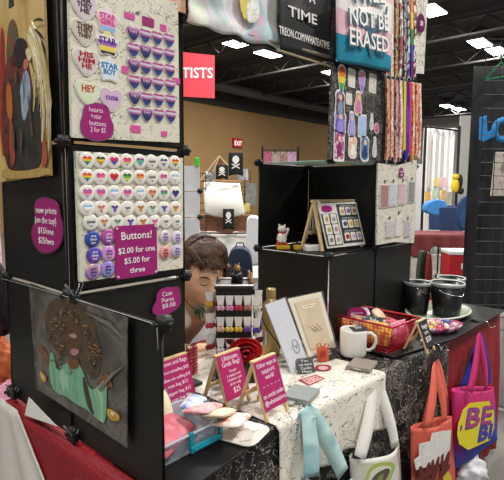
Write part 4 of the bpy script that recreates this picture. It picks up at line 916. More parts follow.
# ------------------------------------------------------------ red wire basket
t = E('basket', 'red wire mesh basket of colourful pouches on the black mat', 'basket', (1.165, -.20, TOPZ+.008), -.06)
WD, DP, BH = .205, .25, .105
def bk(ix, iy, z):
    k = .82+.18*z/BH; return Vector((ix*WD/2*k, iy*DP/2*k, z))
for (a, c) in (((-1, -1), (1, -1)), ((1, -1), (1, 1)), ((1, 1), (-1, 1)), ((-1, 1), (-1, -1))):
    b = sheet(lambda u, v, a=a, c=c: bk(a[0]+(c[0]-a[0])*u, a[1]+(c[1]-a[1])*u, v*BH), 16, 8)
    o = mk('mesh_side', b, mat('#b01824', .4), t); md = o.modifiers.new('wire', 'WIREFRAME'); md.thickness = .0022; md.use_replace = True
b = sheet(lambda u, v: bk(-1+2*u, -1+2*v, 0), 14, 16); o = mk('mesh_bottom', b, mat('#b01824', .4), t); md = o.modifiers.new('wire', 'WIREFRAME'); md.thickness = .0022
b = NB(); tube(b, [bk(-1, -1, BH), bk(1, -1, BH), bk(1, 1, BH), bk(-1, 1, BH)], .0042, 8, closed=True); mk('rim', b, mat('#b51b28', .35, coat=.4), t, smooth=True)
def pouch(loc, w_, h, th, m_, lab, rot, grp='soft pouches in the red basket', nm='pouch', zip_=True, cat='pouch'):
    t = E(nm, lab, cat, loc, rot=rot, group=grp)
    def fn(s):
        def f(u, v):
            x = (u-.5)*w_; y = (v-.5)*h; k = max(0, math.sin(PI*u)*math.sin(PI*v))**.45
            rx = 1-.12*abs(2*v-1)**4; return Vector((x*rx, y*(1-.12*abs(2*u-1)**4), s*k*th/2+(.001*math.sin(x*200+y*90))))
        return f
    b = sheet(fn(1), 16, 12); b2 = sheet(fn(-1), 16, 12); me = bpy.data.meshes.new('x'); b2.to_mesh(me); b2.free(); b.from_mesh(me); bmesh.ops.remove_doubles(b, verts=b.verts, dist=.0005)
    mk('pouch_body', b, m_, t, smooth=True)
    if zip_: mk('zipper', tube(NB(), [(-w_*.45, h*.44, .001), (0, h*.46, .002), (w_*.45, h*.44, .001)], .0022, 6), mat('#e0d8cc', .4), t); mk('zipper_pull', box(NB(), (w_*.42, h*.44, .006), (.004, .014, .002)), CHROME, t)
    return t
bz = TOPZ+.01
for loc, w_, h, th, cols, lab, rot in (((1.10, -.23, bz+.055), .12, .09, .03, ['#d8962a', '#e8b84a', '#b8502a'], 'orange and yellow patterned pouch against the near side of the red basket', (1.25, 0, -1.4)), ((1.19, -.285, bz+.05), .12, .09, .03, ['#e07a9a', '#c83a6a', '#f0a8b8'], 'pink floral pouch at the near right of the red basket', (1.2, 0, -.1)),
  ((1.15, -.15, bz+.06), .12, .08, .03, ['#7a3a5a', '#c8a070', '#5a2a4a'], 'plum patterned pouch in the middle of the red basket', (.9, .2, -.8)), ((1.24, -.17, bz+.085), .11, .07, .035, ['#d8b890', '#e8ceb0'], 'tan pouch sticking up at the right of the red basket', (.8, .1, .3)), ((1.22, -.24, bz+.07), .10, .07, .03, ['#b82a3a', '#d86a6a', '#8a1a2a'], 'crimson pouch under the tan one in the red basket', (.4, 0, .4)), ((1.12, -.12, bz+.05), .10, .08, .03, ['#d0502a', '#e8a04a'], 'rust orange pouch at the back of the red basket', (1.2, 0, -.9)),
  ((1.20, -.11, bz+.08), .10, .07, .03, ['#d8c8d0', '#b8a0b8', '#efe4e8'], 'pale lilac pouch at the back right of the red basket', (1.0, 0, -.4))):
    pouch(loc, w_, h, th, splotch(cols, 45, .6), lab, rot)
t = blob = E('price_sign', 'magenta blob price sign standing at the left of the red basket', 'sign', (1.155, -.115, bz+.095), -.75)
mk('sign_face', prism(NB(), chaikin([(-.04, -.03), (-.04, .01), (-.02, .032), (.025, .03), (.042, .012), (.04, -.02), (.02, -.032)], 1), .003), MAG, t); lettering([('coin purse', 0, .006, .008, .05), ('$8.00', 0, -.012, .008, .035)], LET, t, y=-.0035)
for i, (x, y, z, c, s, lab) in enumerate(((1.16, -.19, .085, '#27373b', 'Sale', 'dark teal tag card with white writing in the middle of the red basket'), (1.20, -.225, .075, '#1e2426', '$10', 'black tag card with white price, right in the red basket'))):
    t = E('price_card', lab, 'price card', (x, y, bz+z)); t.rotation_euler = (-.7, .25, -.6)
    mk('card', prism(NB(), rrect(.07, .035, .003), .002), mat(c, .5), t); lettering([(s, 0, -.008, .018, .04)], mat('#e9e9e4', .6), t, y=-.0025)
# ------------------------------------------------------------ little chalk A-frame
def aframe(x, y, z, w_, h, spread, rz, face, lines, lab, plate_h=None, leg_w=.011, z_off=.02):
    t = E('a_frame_sign', lab, 'sign', (x, y, z), rz, 'wooden A-frame tabletop signs')
    easel_frame(t, w_, h, spread, leg_w=leg_w)
    a = math.atan2(spread/2, h)
    p = mk('sign_plate', prism(NB(), [(-w_/2-.003, 0), (w_/2+.003, 0), (w_/2+.003, 1), (-w_/2-.003, 1)], .002), face, t)
    H_ = (plate_h or h*.82); L = H_/math.cos(a)
    for v in p.data.vertices: v.co.z *= L
    zb = h-H_; p.location = (0, -spread/2*(1-zb/h)-leg_w*.5, zb); p.rotation_euler = (-a, 0, 0)
    hh = L
    if lines:
        n = len(lines); o = lettering([(s, 0, hh*(1-zf)-0, hgt, wd*w_) for s, zf, hgt, wd in lines], LET, p, y=-.0026)
    return t
aframe(1.195, -.362, TOPZ+.008, .062, .112, .09, .0, mat('#26282b', .7), [('bags', .28, .018, .7), ('are', .5, .016, .5), ('$20', .78, .020, .7)], 'small wooden A-frame chalkboard standing beside the red basket', leg_w=.010)
MS = mat('#b02468', .45)
aframe(.42, -.25, TOPZ, .088, .150, .105, .02, MS, [('Other ways to', .14, .013, .92), ('support', .27, .013, .62), ('work!', .40, .013, .42), ('- - - - -', .55, .010, .8), ('on social under', .76, .013, .98), ('@whateatime', .90, .013, .98)], 'magenta A-frame sign nearest the cream runner, reading Other ways to support work!', .122)
aframe(.395, -.135, TOPZ, .088, .145, .10, .02, MS, [('Ultimate', .14, .014, .72), ('Grab Bag!', .27, .014, .8), ('You get:', .42, .008, .35), ('3 stickers and', .52, .008, .62), ('2 buttons, a pin', .61, .008, .66), ('all for only', .71, .008, .5), ('$25', .88, .016, .3)], 'magenta A-frame sign reading Ultimate Grab Bag!, the middle of three', .116)
aframe(.262, -.05, TOPZ, .10, .143, .10, .02, MS, [('Pillows and Bags', .12, .012, .94), ('pillow w/stuffing $28', .28, .009, .95), ('pillow w/o stuffing $18', .44, .009, .95), ('tote bag $15', .58, .010, .7), ('zipper bag $12', .73, .010, .8), ('coin bag $8', .87, .010, .65)], 'magenta A-frame sign reading Pillows and Bags beside the black panel', .12)
# ------------------------------------------------------------ plastic tub with pouches
t = E('plastic_tub', 'clear plastic tub with a teal latch, full of fabric pouches', 'tub', (.128, -.205, TOPZ+.003), .0)
W2, D2, H2 = .116, .075, .052
def tubw(u, s, k=1): return None
b = NB(); P0_ = rrect(W2*1.72, D2*1.72, .018, 5); P1_ = rrect(W2*2, D2*2, .022, 5)
def ring(bm, P, z): return [bm.verts.new((x, y, z)) for x, y in P]
r0 = ring(b, P0_, 0); r1 = ring(b, P1_, H2); n = len(r0)
for i in range(n): b.faces.new((r0[i], r0[(i+1) % n], r1[(i+1) % n], r1[i]))
b.faces.new(r0[::-1])
CLR = mat('#dbe2ef', .12, alpha=.33, coat=.6)
mk('tub_wall', b, CLR, t, smooth=False, solid=.002)
b = NB(); tube(b, [(x*1.02, y*1.03, H2) for x, y in P1_], .0035, 6, closed=True); mk('tub_rim', b, mat('#d2d8e4', .15, alpha=.7, coat=.6), t, smooth=True)
TQ = mat('#1593a8', .35, coat=.4)
# teal latch on the near long side
b = NB(); box(b, (.05, -D2-.006, H2-.036), (.10, .010, .016)); mk('latch', b, TQ, t, bev=.003)
b = NB(); [box(b, (.05+s*.046, -D2-.004, H2-.016), (.012, .008, .044)) for s in (-1, 1)]; box(b, (.05, -D2-.0125, H2-.036), (.084, .004, .006)); mk('latch_arm', b, TQ, t, bev=.002)
tz = TOPZ+.01
for loc, w_, h, th, cols, lab, rot, sc_ in (((.095, -.225, tz+.036), .17, .10, .04, ['#d8606c', '#e87a8a', '#f0a0aa'], 'salmon pink pouch with dark print inside the clear tub', (.25, -.1, .3), 20), ((.135, -.172, tz+.062), .075, .10, .03, ['#e8dcb0', '#f0e6c8', '#e8c83a'], 'cream and yellow pouch standing at the left of the clear tub', (1.15, .1, .2), 12),
   ((.208, -.208, tz+.072), .085, .05, .016, ['#9ab0d8', '#e4e2e6', '#5a84c8'], 'white and blue printed pouch on top of the tub', (.12, 0, .5), 18), ((.212, -.238, tz+.066), .12, .075, .02, ['#e8a0a8', '#f2c4c4', '#d88088'], 'pink pouch second in the fan over the tub edge', (-.1, .25, .45), 30), ((.235, -.268, tz+.056), .125, .07, .02, ['#e8d0a8', '#f0e0c4'], 'cream yellow pouch third in the fan over the tub edge', (-.1, .32, .5), 12), ((.262, -.292, tz+.036), .135, .07, .02, ['#f0c8c0', '#efe4dc', '#e8a89c'], 'pale pink and white pouch fourth in the fan over the white plate', (-.08, .22, .5), 22)):
    pouch(loc, w_, h, th, splotch(cols, sc_, .6), lab, rot, 'fabric pouches in and over the clear tub')
pouch((.10, -.22, tz+.016), .16, .10, .024, mat('#1c1518', .6), 'black pouch at the bottom of the clear tub', (.05, 0, .1), 'fabric pouches in and over the clear tub')
t = E('plate', 'white square melamine coaster with grey sketch at the edge of the black mat', 'plate', (.285, -.300, TOPZ+.002), .25)
b = NB(); P = rrect(.115, .115, .028, 6); a_ = ring(b, scl(P, .86), 0); c_ = ring(b, P, .008); d_ = ring(b, scl(P, .93), .0075); e_ = ring(b, scl(P, .82), .004); n = len(P)
for A, B in ((a_, c_), (c_, d_), (d_, e_)):
    for i in range(n): b.faces.new((A[i], A[(i+1) % n], B[(i+1) % n], B[i]))
b.faces.new(a_[::-1]); b.faces.new(e_); mk('plate_body', b, mat('#ebe8e0', .3, coat=.4), t, smooth=True)
R1 = random.Random(5); b = NB()
for k in range(9):
    a = R1.uniform(0, 6.28); x, y = R1.uniform(-.03, .03), R1.uniform(-.02, .03); tube(b, [(x, y, .0048), (x+.012*math.cos(a), y+.012*math.sin(a), .0048), (x+.015*math.cos(a+1), y+.015*math.sin(a+1), .0048)], .0006, 4)
mk('sketch_print', b, mat('#7a8078', .6), t)
# ------------------------------------------------------------ pails, tray, round soaps at the right end
mz = TOPZ+.008
t = E('serving_tray', 'pale green oval platter under the black pails on the black mat', 'tray', (1.74, -.22, mz), -.1)
b = NB(); 
def oval(bm, prof, sx, sy, n=36):
    rs = [[bm.verts.new((r*sx*math.cos(2*PI*k/n), r*sy*math.sin(2*PI*k/n), z)) for k in range(n)] for r, z in prof]
    for A, B in zip(rs, rs[1:]):
        for k in range(n): bm.faces.new((A[k], A[(k+1) % n], B[(k+1) % n], B[k]))
    bm.faces.new(rs[0][::-1]); bm.faces.new(rs[-1])
oval(b, [(.8, 0), (1, .02), (1.02, .026), (.97, .026), (.8, .008)], .19, .13); mk('platter_body', b, mat('#b5c4a8', .35, coat=.4), t, smooth=True)
mk('platter_rim', (lambda b: (tube(b, [(.192*math.cos(k*PI/20), .131*math.sin(k*PI/20), .026) for k in range(40)], .004, 6, closed=True), b)[1])(NB()), mat('#e6e2d4', .35), t, smooth=True)
def pail(x, y, r, h, lab, rz=0):
    t = E('pail', lab, 'pail', (x, y, mz+.0085), rz, 'black pails with pale rims')
    mk('pail_body', lathe(NB(), [(0, 0), (r*.78, 0), (r*.8, .003), (r, h-.004), (r*.98, h-.004), (r*.77, .006), (0, .006)], 32), mat('#121213', .4, coat=.15, bump=.15, nscale=40), t, smooth=True)
    mk('rim', lathe(NB(), [(r*.97, h-.012), (r*1.03, h-.012), (r*1.05, h-.002), (r*1.02, h+.004), (r*.97, h)], 32), mat('#a3a9a3', .5), t, smooth=True)
    mk('handle', tube(NB(), [(r*1.03, 0, h-.01), (r*.98, -.01, h-.03), (r*.7, -r*.75, h-.045), (0, -r*1.02, h-.052), (-r*.7, -r*.75, h-.045), (-r*.98, -.01, h-.03), (-r*1.03, 0, h-.01)], .0018, 6), CHROME, t, smooth=True)
    mk('contents', lathe(NB(), [(0, h-.02), (r*.95, h-.02), (r*.95, h-.018), (0, h-.010)], 24), mat('#c8ccc4', .6, noise=.2, nscale=60), t, smooth=True)
pail(1.69, -.135, .062, .15, 'black pail with pale rim, left of the group on the green platter', .3)
pail(1.745, -.255, .076, .155, 'largest black pail, front and centre of the group', -.2)
pail(1.89, -.22, .065, .155, 'narrow black pail at the right of the group', .5)
t = E('serving_tray', 'pink striped oval dish of wrapped sweets in front of the black pails', 'tray', (1.49, -.315, mz), -.5)
b = NB(); oval(b, [(.7, 0), (.95, .018), (1.02, .03), (.97, .03), (.66, .008)], .115, .07); mk('dish_body', b, ramp(['#b8527a', '#c8c0c8', '#d86a9a', '#8a3a5a', '#e8c0cc', '#c85a84', '#d8d0d0', '#b8527a'], 'X', -.12, .12), t, smooth=True)
R1 = random.Random(11); cc = ['#e8d060', '#e0c04a', '#e89ab0', '#d8607a', '#e8b0b8', '#b88ac0', '#efe4dc', '#6a80c0', '#d8a8c0', '#e8c8d0', '#c84a6a', '#e4dc9a', '#d490a8', '#9ab0d8']
cn = ['lemon yellow', 'deep yellow', 'pink', 'raspberry', 'shell pink', 'violet', 'white', 'blue', 'mauve', 'blush', 'crimson', 'pale yellow', 'dusty rose', 'light blue']
for i in range(14):
    x, y = [(-.075, .0), (-.055, -.02), (-.035, .02), (-.02, -.03), (0, 0), (.02, .025), (.025, -.025), (.05, .005), (.07, .015), (.075, -.012), (-.05, .03), (-.03, -.005), (.0, .03), (.045, .03)][i]
    p = WM(t) @ Vector((x, y, .020+(.012 if i in (4, 7, 11) else 0)))
    o = E('wrapped_sweet', '%s wrapped sweet in the pink striped dish' % cn[i], 'sweet', p, R1.uniform(0, 3), 'wrapped sweets in the pink dish')
    mk('sweet', ball(NB(), (0, 0, .004), (.013, .011, .010), 12), mat(cc[i], .3, coat=.6), o, smooth=True)
    b = NB(); [tube(b, [(s*.010, 0, .004), (s*.020, 0, .006)], [.002, .007], 8) for s in (-1, 1)]; mk('wrapper_end', b, mat(cc[i], .4, coat=.3), o)
# ------------------------------------------------------------ hooks and tote bags along the front edge
def strap(t, A, top, B, w_, m_, name='handle', wv=None, sag=0, wd=(1, 0, 0)):
    """flat webbing strap from A up to top and down to B"""
    A, top, B = Vector(A), Vector(top), Vector(B); N_ = 26; b = NB(); pv = None; wd = Vector(wd)
    for i in range(N_+1):
        k = i/N_
        # rounded inverted V
        a = min(1, k*2); c = max(0, k*2-1)
        p = (A.lerp(top, a) if k <= .5 else top.lerp(B, c))
        rnd = math.exp(-((k-.5)/.06)**2); p = p+Vector((0, 0, -.012*rnd))+Vector((0, -.006*math.sin(k*PI*3), 0))
        tdir = ((top-A) if k < .5 else (B-top)).normalized(); s = (wd-tdir*wd.dot(tdir)).normalized()
        ww = w_*(1-.35*rnd)
        q = [b.verts.new(p-s*ww/2+Vector((0, .004*math.sin(k*11), 0))), b.verts.new(p), b.verts.new(p+s*ww/2+Vector((0, .003, 0)))]
        if pv: b.faces.new((pv[0], pv[1], q[1], q[0])); b.faces.new((pv[1], pv[2], q[2], q[1]))
        pv = q
    bmesh.ops.recalc_face_normals(b, faces=b.faces)
    return mk(name, b, m_, t, world=True, smooth=True, solid=.002)
def hook(p, lab):
    t = E('hook', lab, 'hook', p, 0, 'wire hooks clamped to the table edge')
    mk('hook_wire', tube(NB(), [(0, .05, .006), (0, .0, .006), (0, -.012, .002), (0, -.016, -.012), (0, -.03, -.018), (0, -.045, -.008)], .002, 6), CHROME, t, smooth=True)
    b = NB(); box(b, (0, .045, .008), (.03, .03, .004)); mk('hook_plate', b, CHROME, t)
V = .0
# teal tote
t = E('tote_bag', 'pale teal tote bag with long handles hanging before the cream runner', 'bag', (.60, -.36, .28))
TM = splotch(['#9cc0c0', '#b4d2d0', '#86aeb0'], 9, .8, det=2)
puffy([(304, 478), (353, 472), (355, 560), (303, 575)], 'y', -.36, .09, TM, t, seed=1)
for Yp, d in ((-.325, 8), (-.395, 0)):
    strap(t, on(312-d*2.6, 477, 'y', Yp), on(308, 403, 'y', -.345), on(343-d, 474, 'y', Yp), .05, TM, wd=(.9, -.3, 0))
mk('lettering', (lambda b: b)(text_bm('tea time', .014, .07)), mat('#3c5f94', .7), t).location = (0, 0, 0)
o = [c for c in t.children if c.name.startswith('lettering')][0]; q = on(299, 420, 'y', -.385); o.location = q-t.location; o.rotation_euler = (0, -PI/2*.92, 0)
# white tote
t = E('tote_bag', 'white canvas tote bag with green and brown leaf print hanging before the black cloth', 'bag', (.86, -.38, .2))
WT = mat('#e0ddd6', .85, noise=.05, nscale=20, bump=.3)
puffy([(350, 458), (398, 442), (403, 560), (356, 580)], 'y', -.375, .09, WT, t, seed=2)
for Yp, d in ((-.335, 10), (-.405, 0)):
    strap(t, on(360+d*.8, 458-d, 'y', Yp), on(377.5, 374, 'y', -.35), on(395, 446-d*.6, 'y', Yp), .042, WT, wd=(.9, -.35, 0))
for px, c in (([(366, 480), (368, 468), (378, 462), (397, 462), (392, 476), (386, 490), (364, 490)], '#a8b860'), ([(368, 482), (371, 471), (380, 466), (393, 466), (388, 476), (382, 490), (366, 490)], '#d8d8c8'), ([(369, 484), (375, 474), (386, 468), (391, 469), (386, 480), (378, 490), (368, 490)], '#5a4a42'), ([(375, 490), (377, 478), (384, 472), (382, 482), (380, 490)], '#7a8a3a')):
    V += .0008; decal('leaf_print', px, 'y', -.423-V, mat(c, .7), t, smooth=2)
# coral tote
t = E('tote_bag', 'coral tote bag with newsprint blocks and dark red brush lettering', 'bag', (1.25, -.42, .1))
CM = mat('#d66350', .8, noise=.08, nscale=20, bump=.3)
puffy([(410.5, 428), (451.5, 416), (456, 500), (412, 530)], 'y', -.43, .05, CM, t, seed=4)
strap(t, on(423, 430, 'y', -.40), on(439, 357, 'y', -.40), on(447, 420, 'y', -.41), .036, CM, wd=(.9, -.3, 0))
strap(t, on(428, 426, 'y', -.455), on(437, 359, 'y', -.41), on(444, 421, 'y', -.455), .036, CM, wd=(.9, -.3, 0))
NP = scrib('#e8e5e0', '#a09b96', 70, .012, stretch=(1, 1, 2))
V = 0
for px in ([(419, 444), (430, 441), (432, 433), (441, 431), (451, 430), (450, 448), (446, 462), (430, 466), (416, 470), (414, 460), (419, 456)],):
    decal('newsprint_blocks', px, 'y', -.459, NP, t, smooth=0)
for px in ([(418, 468), (422, 465), (424, 474), (428, 462), (431, 463), (428, 480), (424, 490), (420, 482)], [(431, 462), (434, 458), (434, 468), (438, 456), (440, 457), (437, 474), (434, 484), (431, 478)], [(441, 456), (444, 452), (443, 464), (449, 449), (450, 455), (446, 474), (441, 472)], [(418, 478), (440, 462), (441, 466), (420, 483)], [(438, 474), (450, 462), (450, 468), (440, 480)]):
    V += .0006; decal('brush_lettering', px, 'y', -.4598-V, mat('#5e1418', .7), t, smooth=1)
decal('yellow_print', [(443, 474), (448, 470), (452, 478), (450, 490), (442, 490)], 'y', -.4595, mat('#d8b83a', .7), t, smooth=1)
# pink, yellow and blue tote
zt = on(470, 388, 'y', -.43).z; zb = on(475, 468, 'y', -.43).z
t = E('tote_bag', 'hot pink to blue tote bag with a yellow BE BI tag print', 'bag', (1.65, -.43, zb))
PM = ramp(['#1f3cae', '#2a3cb0', '#8a2a98', '#c81e78', '#cf2a78', '#cc2a74'], 'Z', .03, zt-zb-.02, hard=False, rough=.8)
puffy([(451.5, 389), (493.5, 387), (497.5, 440), (453.5, 471)], 'y', -.43, .06, ramp(['#1f3cae', '#1f3cae', '#5a2c9e', '#c81e78', '#cf2a78', '#cf2a78', '#cf2a78'], 'Z', -.0, zt-zb+.12, hard=False, rough=.8), t, seed=7)
PK = mat('#bf2468', .8)
strap(t, on(463, 388, 'y', -.40), on(482, 331, 'y', -.42), on(489, 388, 'y', -.40), .03, mat('#2a3cb8', .8), wd=(.8, -.5, 0))
strap(t, on(470, 392, 'y', -.465), on(481, 330, 'y', -.44), on(486, 389, 'y', -.465), .035, PK, wd=(.9, -.3, 0))
YV = -.466
decal('yellow_tag_print', [(458, 424), (463, 410), (470, 403), (489, 401), (494, 412), (494, 428), (490, 440), (468, 450), (459, 444), (457, 434)], 'y', YV, mat('#e3d423', .8), t, smooth=0)
def bagword(s, x0, y0, x1, y1, h, m1, mm): letters_on(t, s, x0, y0, x1, y1, h, YV-.002, m1, mm, off=.004)
GP = splotch(['#c02a6a', '#7a3aa0', '#d03a6a'], 20, .8)
bagword('BE', 465.5, 428, 491, 422.5, .085, mat('#4a3a9a', .8), GP)
bagword('BI', 478, 441, 491, 437, .068, mat('#3a3aa0', .8), mat('#463aa6', .8))
mk('print_dot', prism(NB(), circle(.012, 12), .001), mat('#6a3aa0', .8), t).location = on(461, 428, 'y', YV-.001)-t.location
hook((.507, -.325, TOPZ), 'wire hook at the teal tote handles'); hook((.874, -.335, TOPZ), 'wire hook at the white tote handles'); hook((1.29, -.39, TOPZ+.008), 'wire hook at the coral tote handles'); hook((1.765, -.425, TOPZ+.008), 'wire hook at the pink and blue tote handles')
# ------------------------------------------------------------ seated person behind the table
def skin(V, EDG, sub=2):
    me = bpy.data.meshes.new('sk'); me.from_pydata([v[:3] for v in V], EDG, []); o = bpy.data.objects.new('sk', me); COL.objects.link(o)
    md = o.modifiers.new('s', 'SKIN'); 
    if not me.skin_vertices: 
        b = bmesh.new(); b.from_mesh(me); b.verts.layers.skin.verify(); b.to_mesh(me); b.free()
    for i, v in enumerate(V):
        sv = me.skin_vertices[0].data[i]; sv.radius = (v[3], v[4] if len(v) > 4 else v[3]); sv.use_root = (i == 0)
    md.use_smooth_shade = True
    s = o.modifiers.new('u', 'SUBSURF'); s.levels = sub; s.render_levels = sub
    ev = bpy.data.meshes.new_from_object(o.evaluated_get(bpy.context.evaluated_depsgraph_get())); b = NB(); b.from_mesh(ev)
    bpy.data.objects.remove(o); bpy.data.meshes.remove(me); bpy.data.meshes.remove(ev); return b
def addbm(b, c):
    me = bpy.data.meshes.new('x'); c.to_mesh(me); c.free(); b.from_mesh(me); bpy.data.meshes.remove(me)
HX, HY, HZ = .716, .318, 1.034
BX = .735
person = E('person', 'seated person with short brown hair in a cream shirt, head bowed over the table', 'person', (BX, .64, 0))
def hand(wr, d, side, up=Vector((0, 0, 1))):
    """palm and five bent fingers from the wrist along direction d"""
    d = d.normalized(); s = d.cross(up).normalized()*side; n = s.cross(d).normalized()
    if n.z > 0: n = -n
    b = skin([(*wr, .021, .017), (*(wr+d*.035), .028, .014), (*(wr+d*.075), .032, .012)], [(0, 1), (1, 2)], 2)
    for k, (o_, L) in enumerate(((-.026, .062), (-.009, .074), (.009, .069), (.025, .054))):
        p = wr+d*.062+s*o_; q = p+d*.028; r = q+d*L*.42+n*.012; u = r+d*L*.25+n*.022; e = u+n*.018
        addbm(b, skin([(*p, .009), (*q, .009), (*r, .008), (*u, .0075), (*e, .006)], [(0, 1), (1, 2), (2, 3), (3, 4)], 2))
    p = wr+d*.02-s*.02; q = p+d*.02-s*.022+n*.006; r = q+d*.026-s*.008+n*.01; u = r+d*.02+s*.004+n*.006
    addbm(b, skin([(*p, .012), (*q, .0105), (*r, .009), (*u, .007)], [(0, 1), (1, 2), (2, 3)], 2)); return b
SK = [(BX, .66, .50, .13, .10), (BX, .64, .62, .125, .095), (BX+.005, .585, .76, .13, .095), (BX+.01, .51, .87, .11, .08), (BX+.012, .45, .935, .058, .055), (BX+.002, .405, .96, .045, .046), (HX+.002, HY+.045, 1.0, .045, .045),
      (BX-.165, .50, .865, .052), (BX-.225, .42, .78, .040), (BX-.235, .33, .785, .034), (BX-.215, .25, .787, .026), (BX-.165, .205, .79, .019, .017),
      (BX+.185, .50, .865, .052), (BX+.25, .42, .78, .040), (BX+.235, .33, .785, .034), (BX+.19, .26, .787, .026), (BX+.12, .225, .79, .019, .017),
      (BX-.10, .62, .50, .085), (BX-.13, .25, .50, .06), (BX-.13, .24, .28, .05), (BX-.13, .27, .08, .035), (BX-.13, .17, .04, .03),
      (BX+.10, .62, .50, .085), (BX+.13, .25, .50, .06), (BX+.13, .24, .28, .05), (BX+.13, .27, .08, .035), (BX+.13, .17, .04, .03)]
EG = [(0, 1), (1, 2), (2, 3), (3, 4), (4, 5), (5, 6), (3, 7), (7, 8), (8, 9), (9, 10), (10, 11), (3, 12), (12, 13), (13, 14), (14, 15), (15, 16), (0, 17), (17, 18), (18, 19), (19, 20), (20, 21), (0, 22), (22, 23), (23, 24), (24, 25), (25, 26)]
body = skin(SK, EG, 2)
addbm(body, hand(Vector(SK[11][:3]), Vector((.10, -.045, .004)), 1)); addbm(body, hand(Vector(SK[16][:3]), Vector((-.10, -.05, .004)), -1))
# head: built facing -y, then bowed
def headfn(x, y, z):
    """unit sphere direction -> head surface point"""
    X, Y, Z = x*.076, y*.094, z*.118
    if z < 0:
        k = -z; X *= 1-.34*k**1.6; Y *= 1-(.30 if y > 0 else .06)*k**1.3
        if y > 0: Z *= 1-.25*y
    g = lambda cx, cz, sx, sz: math.exp(-((x-cx)/sx)**2-((z-cz)/sz)**2) if y < 0 else 0
    n = 0
    n += .020*g(0, -.22, .13, .10) + .011*g(0, -.06, .10, .18)       # nose tip and bridge
    n -= .011*(g(.36, .02, .20, .12)+g(-.36, .02, .20, .12))         # sockets
    n += .005*(g(.36, .02, .15, .07)+g(-.36, .02, .15, .07))         # lids
    n += .005*(g(.3, .18, .28, .07)+g(-.3, .18, .28, .07))           # brow
    n += .006*g(0, -.50, .24, .05)+.006*g(0, -.60, .20, .05)-.004*g(0, -.55, .26, .022)
    n += .008*g(0, -.86, .26, .14)                                   # chin
    n += .004*(g(.55, -.3, .25, .2)+g(-.55, -.3, .25, .2))           # cheeks
    return Vector((X, Y-n, Z))
def sph(fn, nu=72, nv=48):
    b = NB(); R = []
    for j in range(nv+1):
        ph = -PI/2+PI*j/nv; row = []
        for i in range(nu):
            th = 2*PI*i/nu; row.append(b.verts.new(fn(math.cos(ph)*math.sin(th), -math.cos(ph)*math.cos(th), math.sin(ph))))
        R.append(row)
    for j in range(nv):
        for i in range(nu):
            try: b.faces.new((R[j][i], R[j][(i+1) % nu], R[j+1][(i+1) % nu], R[j+1][i]))
            except ValueError: pass
    return b
HM = Matrix.Translation((HX, HY, HZ)) @ Matrix.Rotation(-.36, 4, 'Z') @ Matrix.Rotation(-.05, 4, 'Y') @ Matrix.Rotation(.30, 4, 'X') @ Matrix.Diagonal((1.06, 1.06, 1.06, 1))
hd = sph(headfn); bmesh.ops.remove_doubles(hd, verts=hd.verts, dist=.0001)
for s in (-1, 1):   # ears
    b = NB(); ball(b, (0, 0, 0), (.008, .017, .029), 14); bmesh.ops.rotate(b, cent=(0, 0, 0), matrix=Matrix.Rotation(s*.35, 3, 'Z') @ Matrix.Rotation(-.15, 3, 'X'), verts=b.verts)
    bmesh.ops.translate(b, vec=(s*.078, .012, -.012), verts=b.verts); addbm(hd, b)
    b = NB(); tube(b, [(s*.083, .022*math.cos(a)+.012, .026*math.sin(a)-.008) for a in (-1.2, -.4, .4, 1.2, 2.0, 2.6)], .0035, 6); addbm(hd, b)
bmesh.ops.transform(hd, matrix=HM, verts=hd.verts); addbm(body, hd)
SKIN = mat('#e6b797', .5, noise=.05, nscale=8)
bo = mk('body', body, SKIN, person, world=True, smooth=True)
md = bo.modifiers.new('weld', 'REMESH'); md.mode = 'VOXEL'; md.voxel_size = .0034; md.use_smooth_shade = True
md = bo.modifiers.new('sm', 'SMOOTH'); md.factor = .5; md.iterations = 2
# face details
def onh(b): bmesh.ops.transform(b, matrix=HM, verts=b.verts); return b
def fpt(x, z, o=.001):
    y = -math.sqrt(max(0, 1-x*x-z*z)); p = headfn(x, y, z); return p+Vector((0, -o, 0))
for s in (-1, 1): b = NB(); tube(b, [fpt(s*(.16+.42*k/6), .20+.05*math.sin(k/6*PI), .0012) for k in range(7)], [.0014, .0024, .0028, .0028, .0024, .002, .001], 6); mk('eyebrow', onh(b), mat('#4a3122', .8), person, world=True, smooth=True)
for s in (-1, 1): mk('eyelashes', onh(tube(NB(), [fpt(s*(.22+.30*k/6), -.005-.045*math.sin(k/6*PI), .0012) for k in range(7)], .0013, 6)), mat('#2a1a14', .7), person, world=True)
b = NB(); tube(b, [fpt(-.24+.08*k, -.50-.012*math.sin(k/6*PI*3), .0005) for k in range(7)], [.001, .003, .0036, .003, .0036, .003, .001], 8); tube(b, [fpt(-.2+.066*k, -.595, 0) for k in range(7)], [.001, .003, .004, .0044, .004, .003, .001], 8)
mk('lips', onh(b), mat('#b5685c', .45), person, world=True, smooth=True)
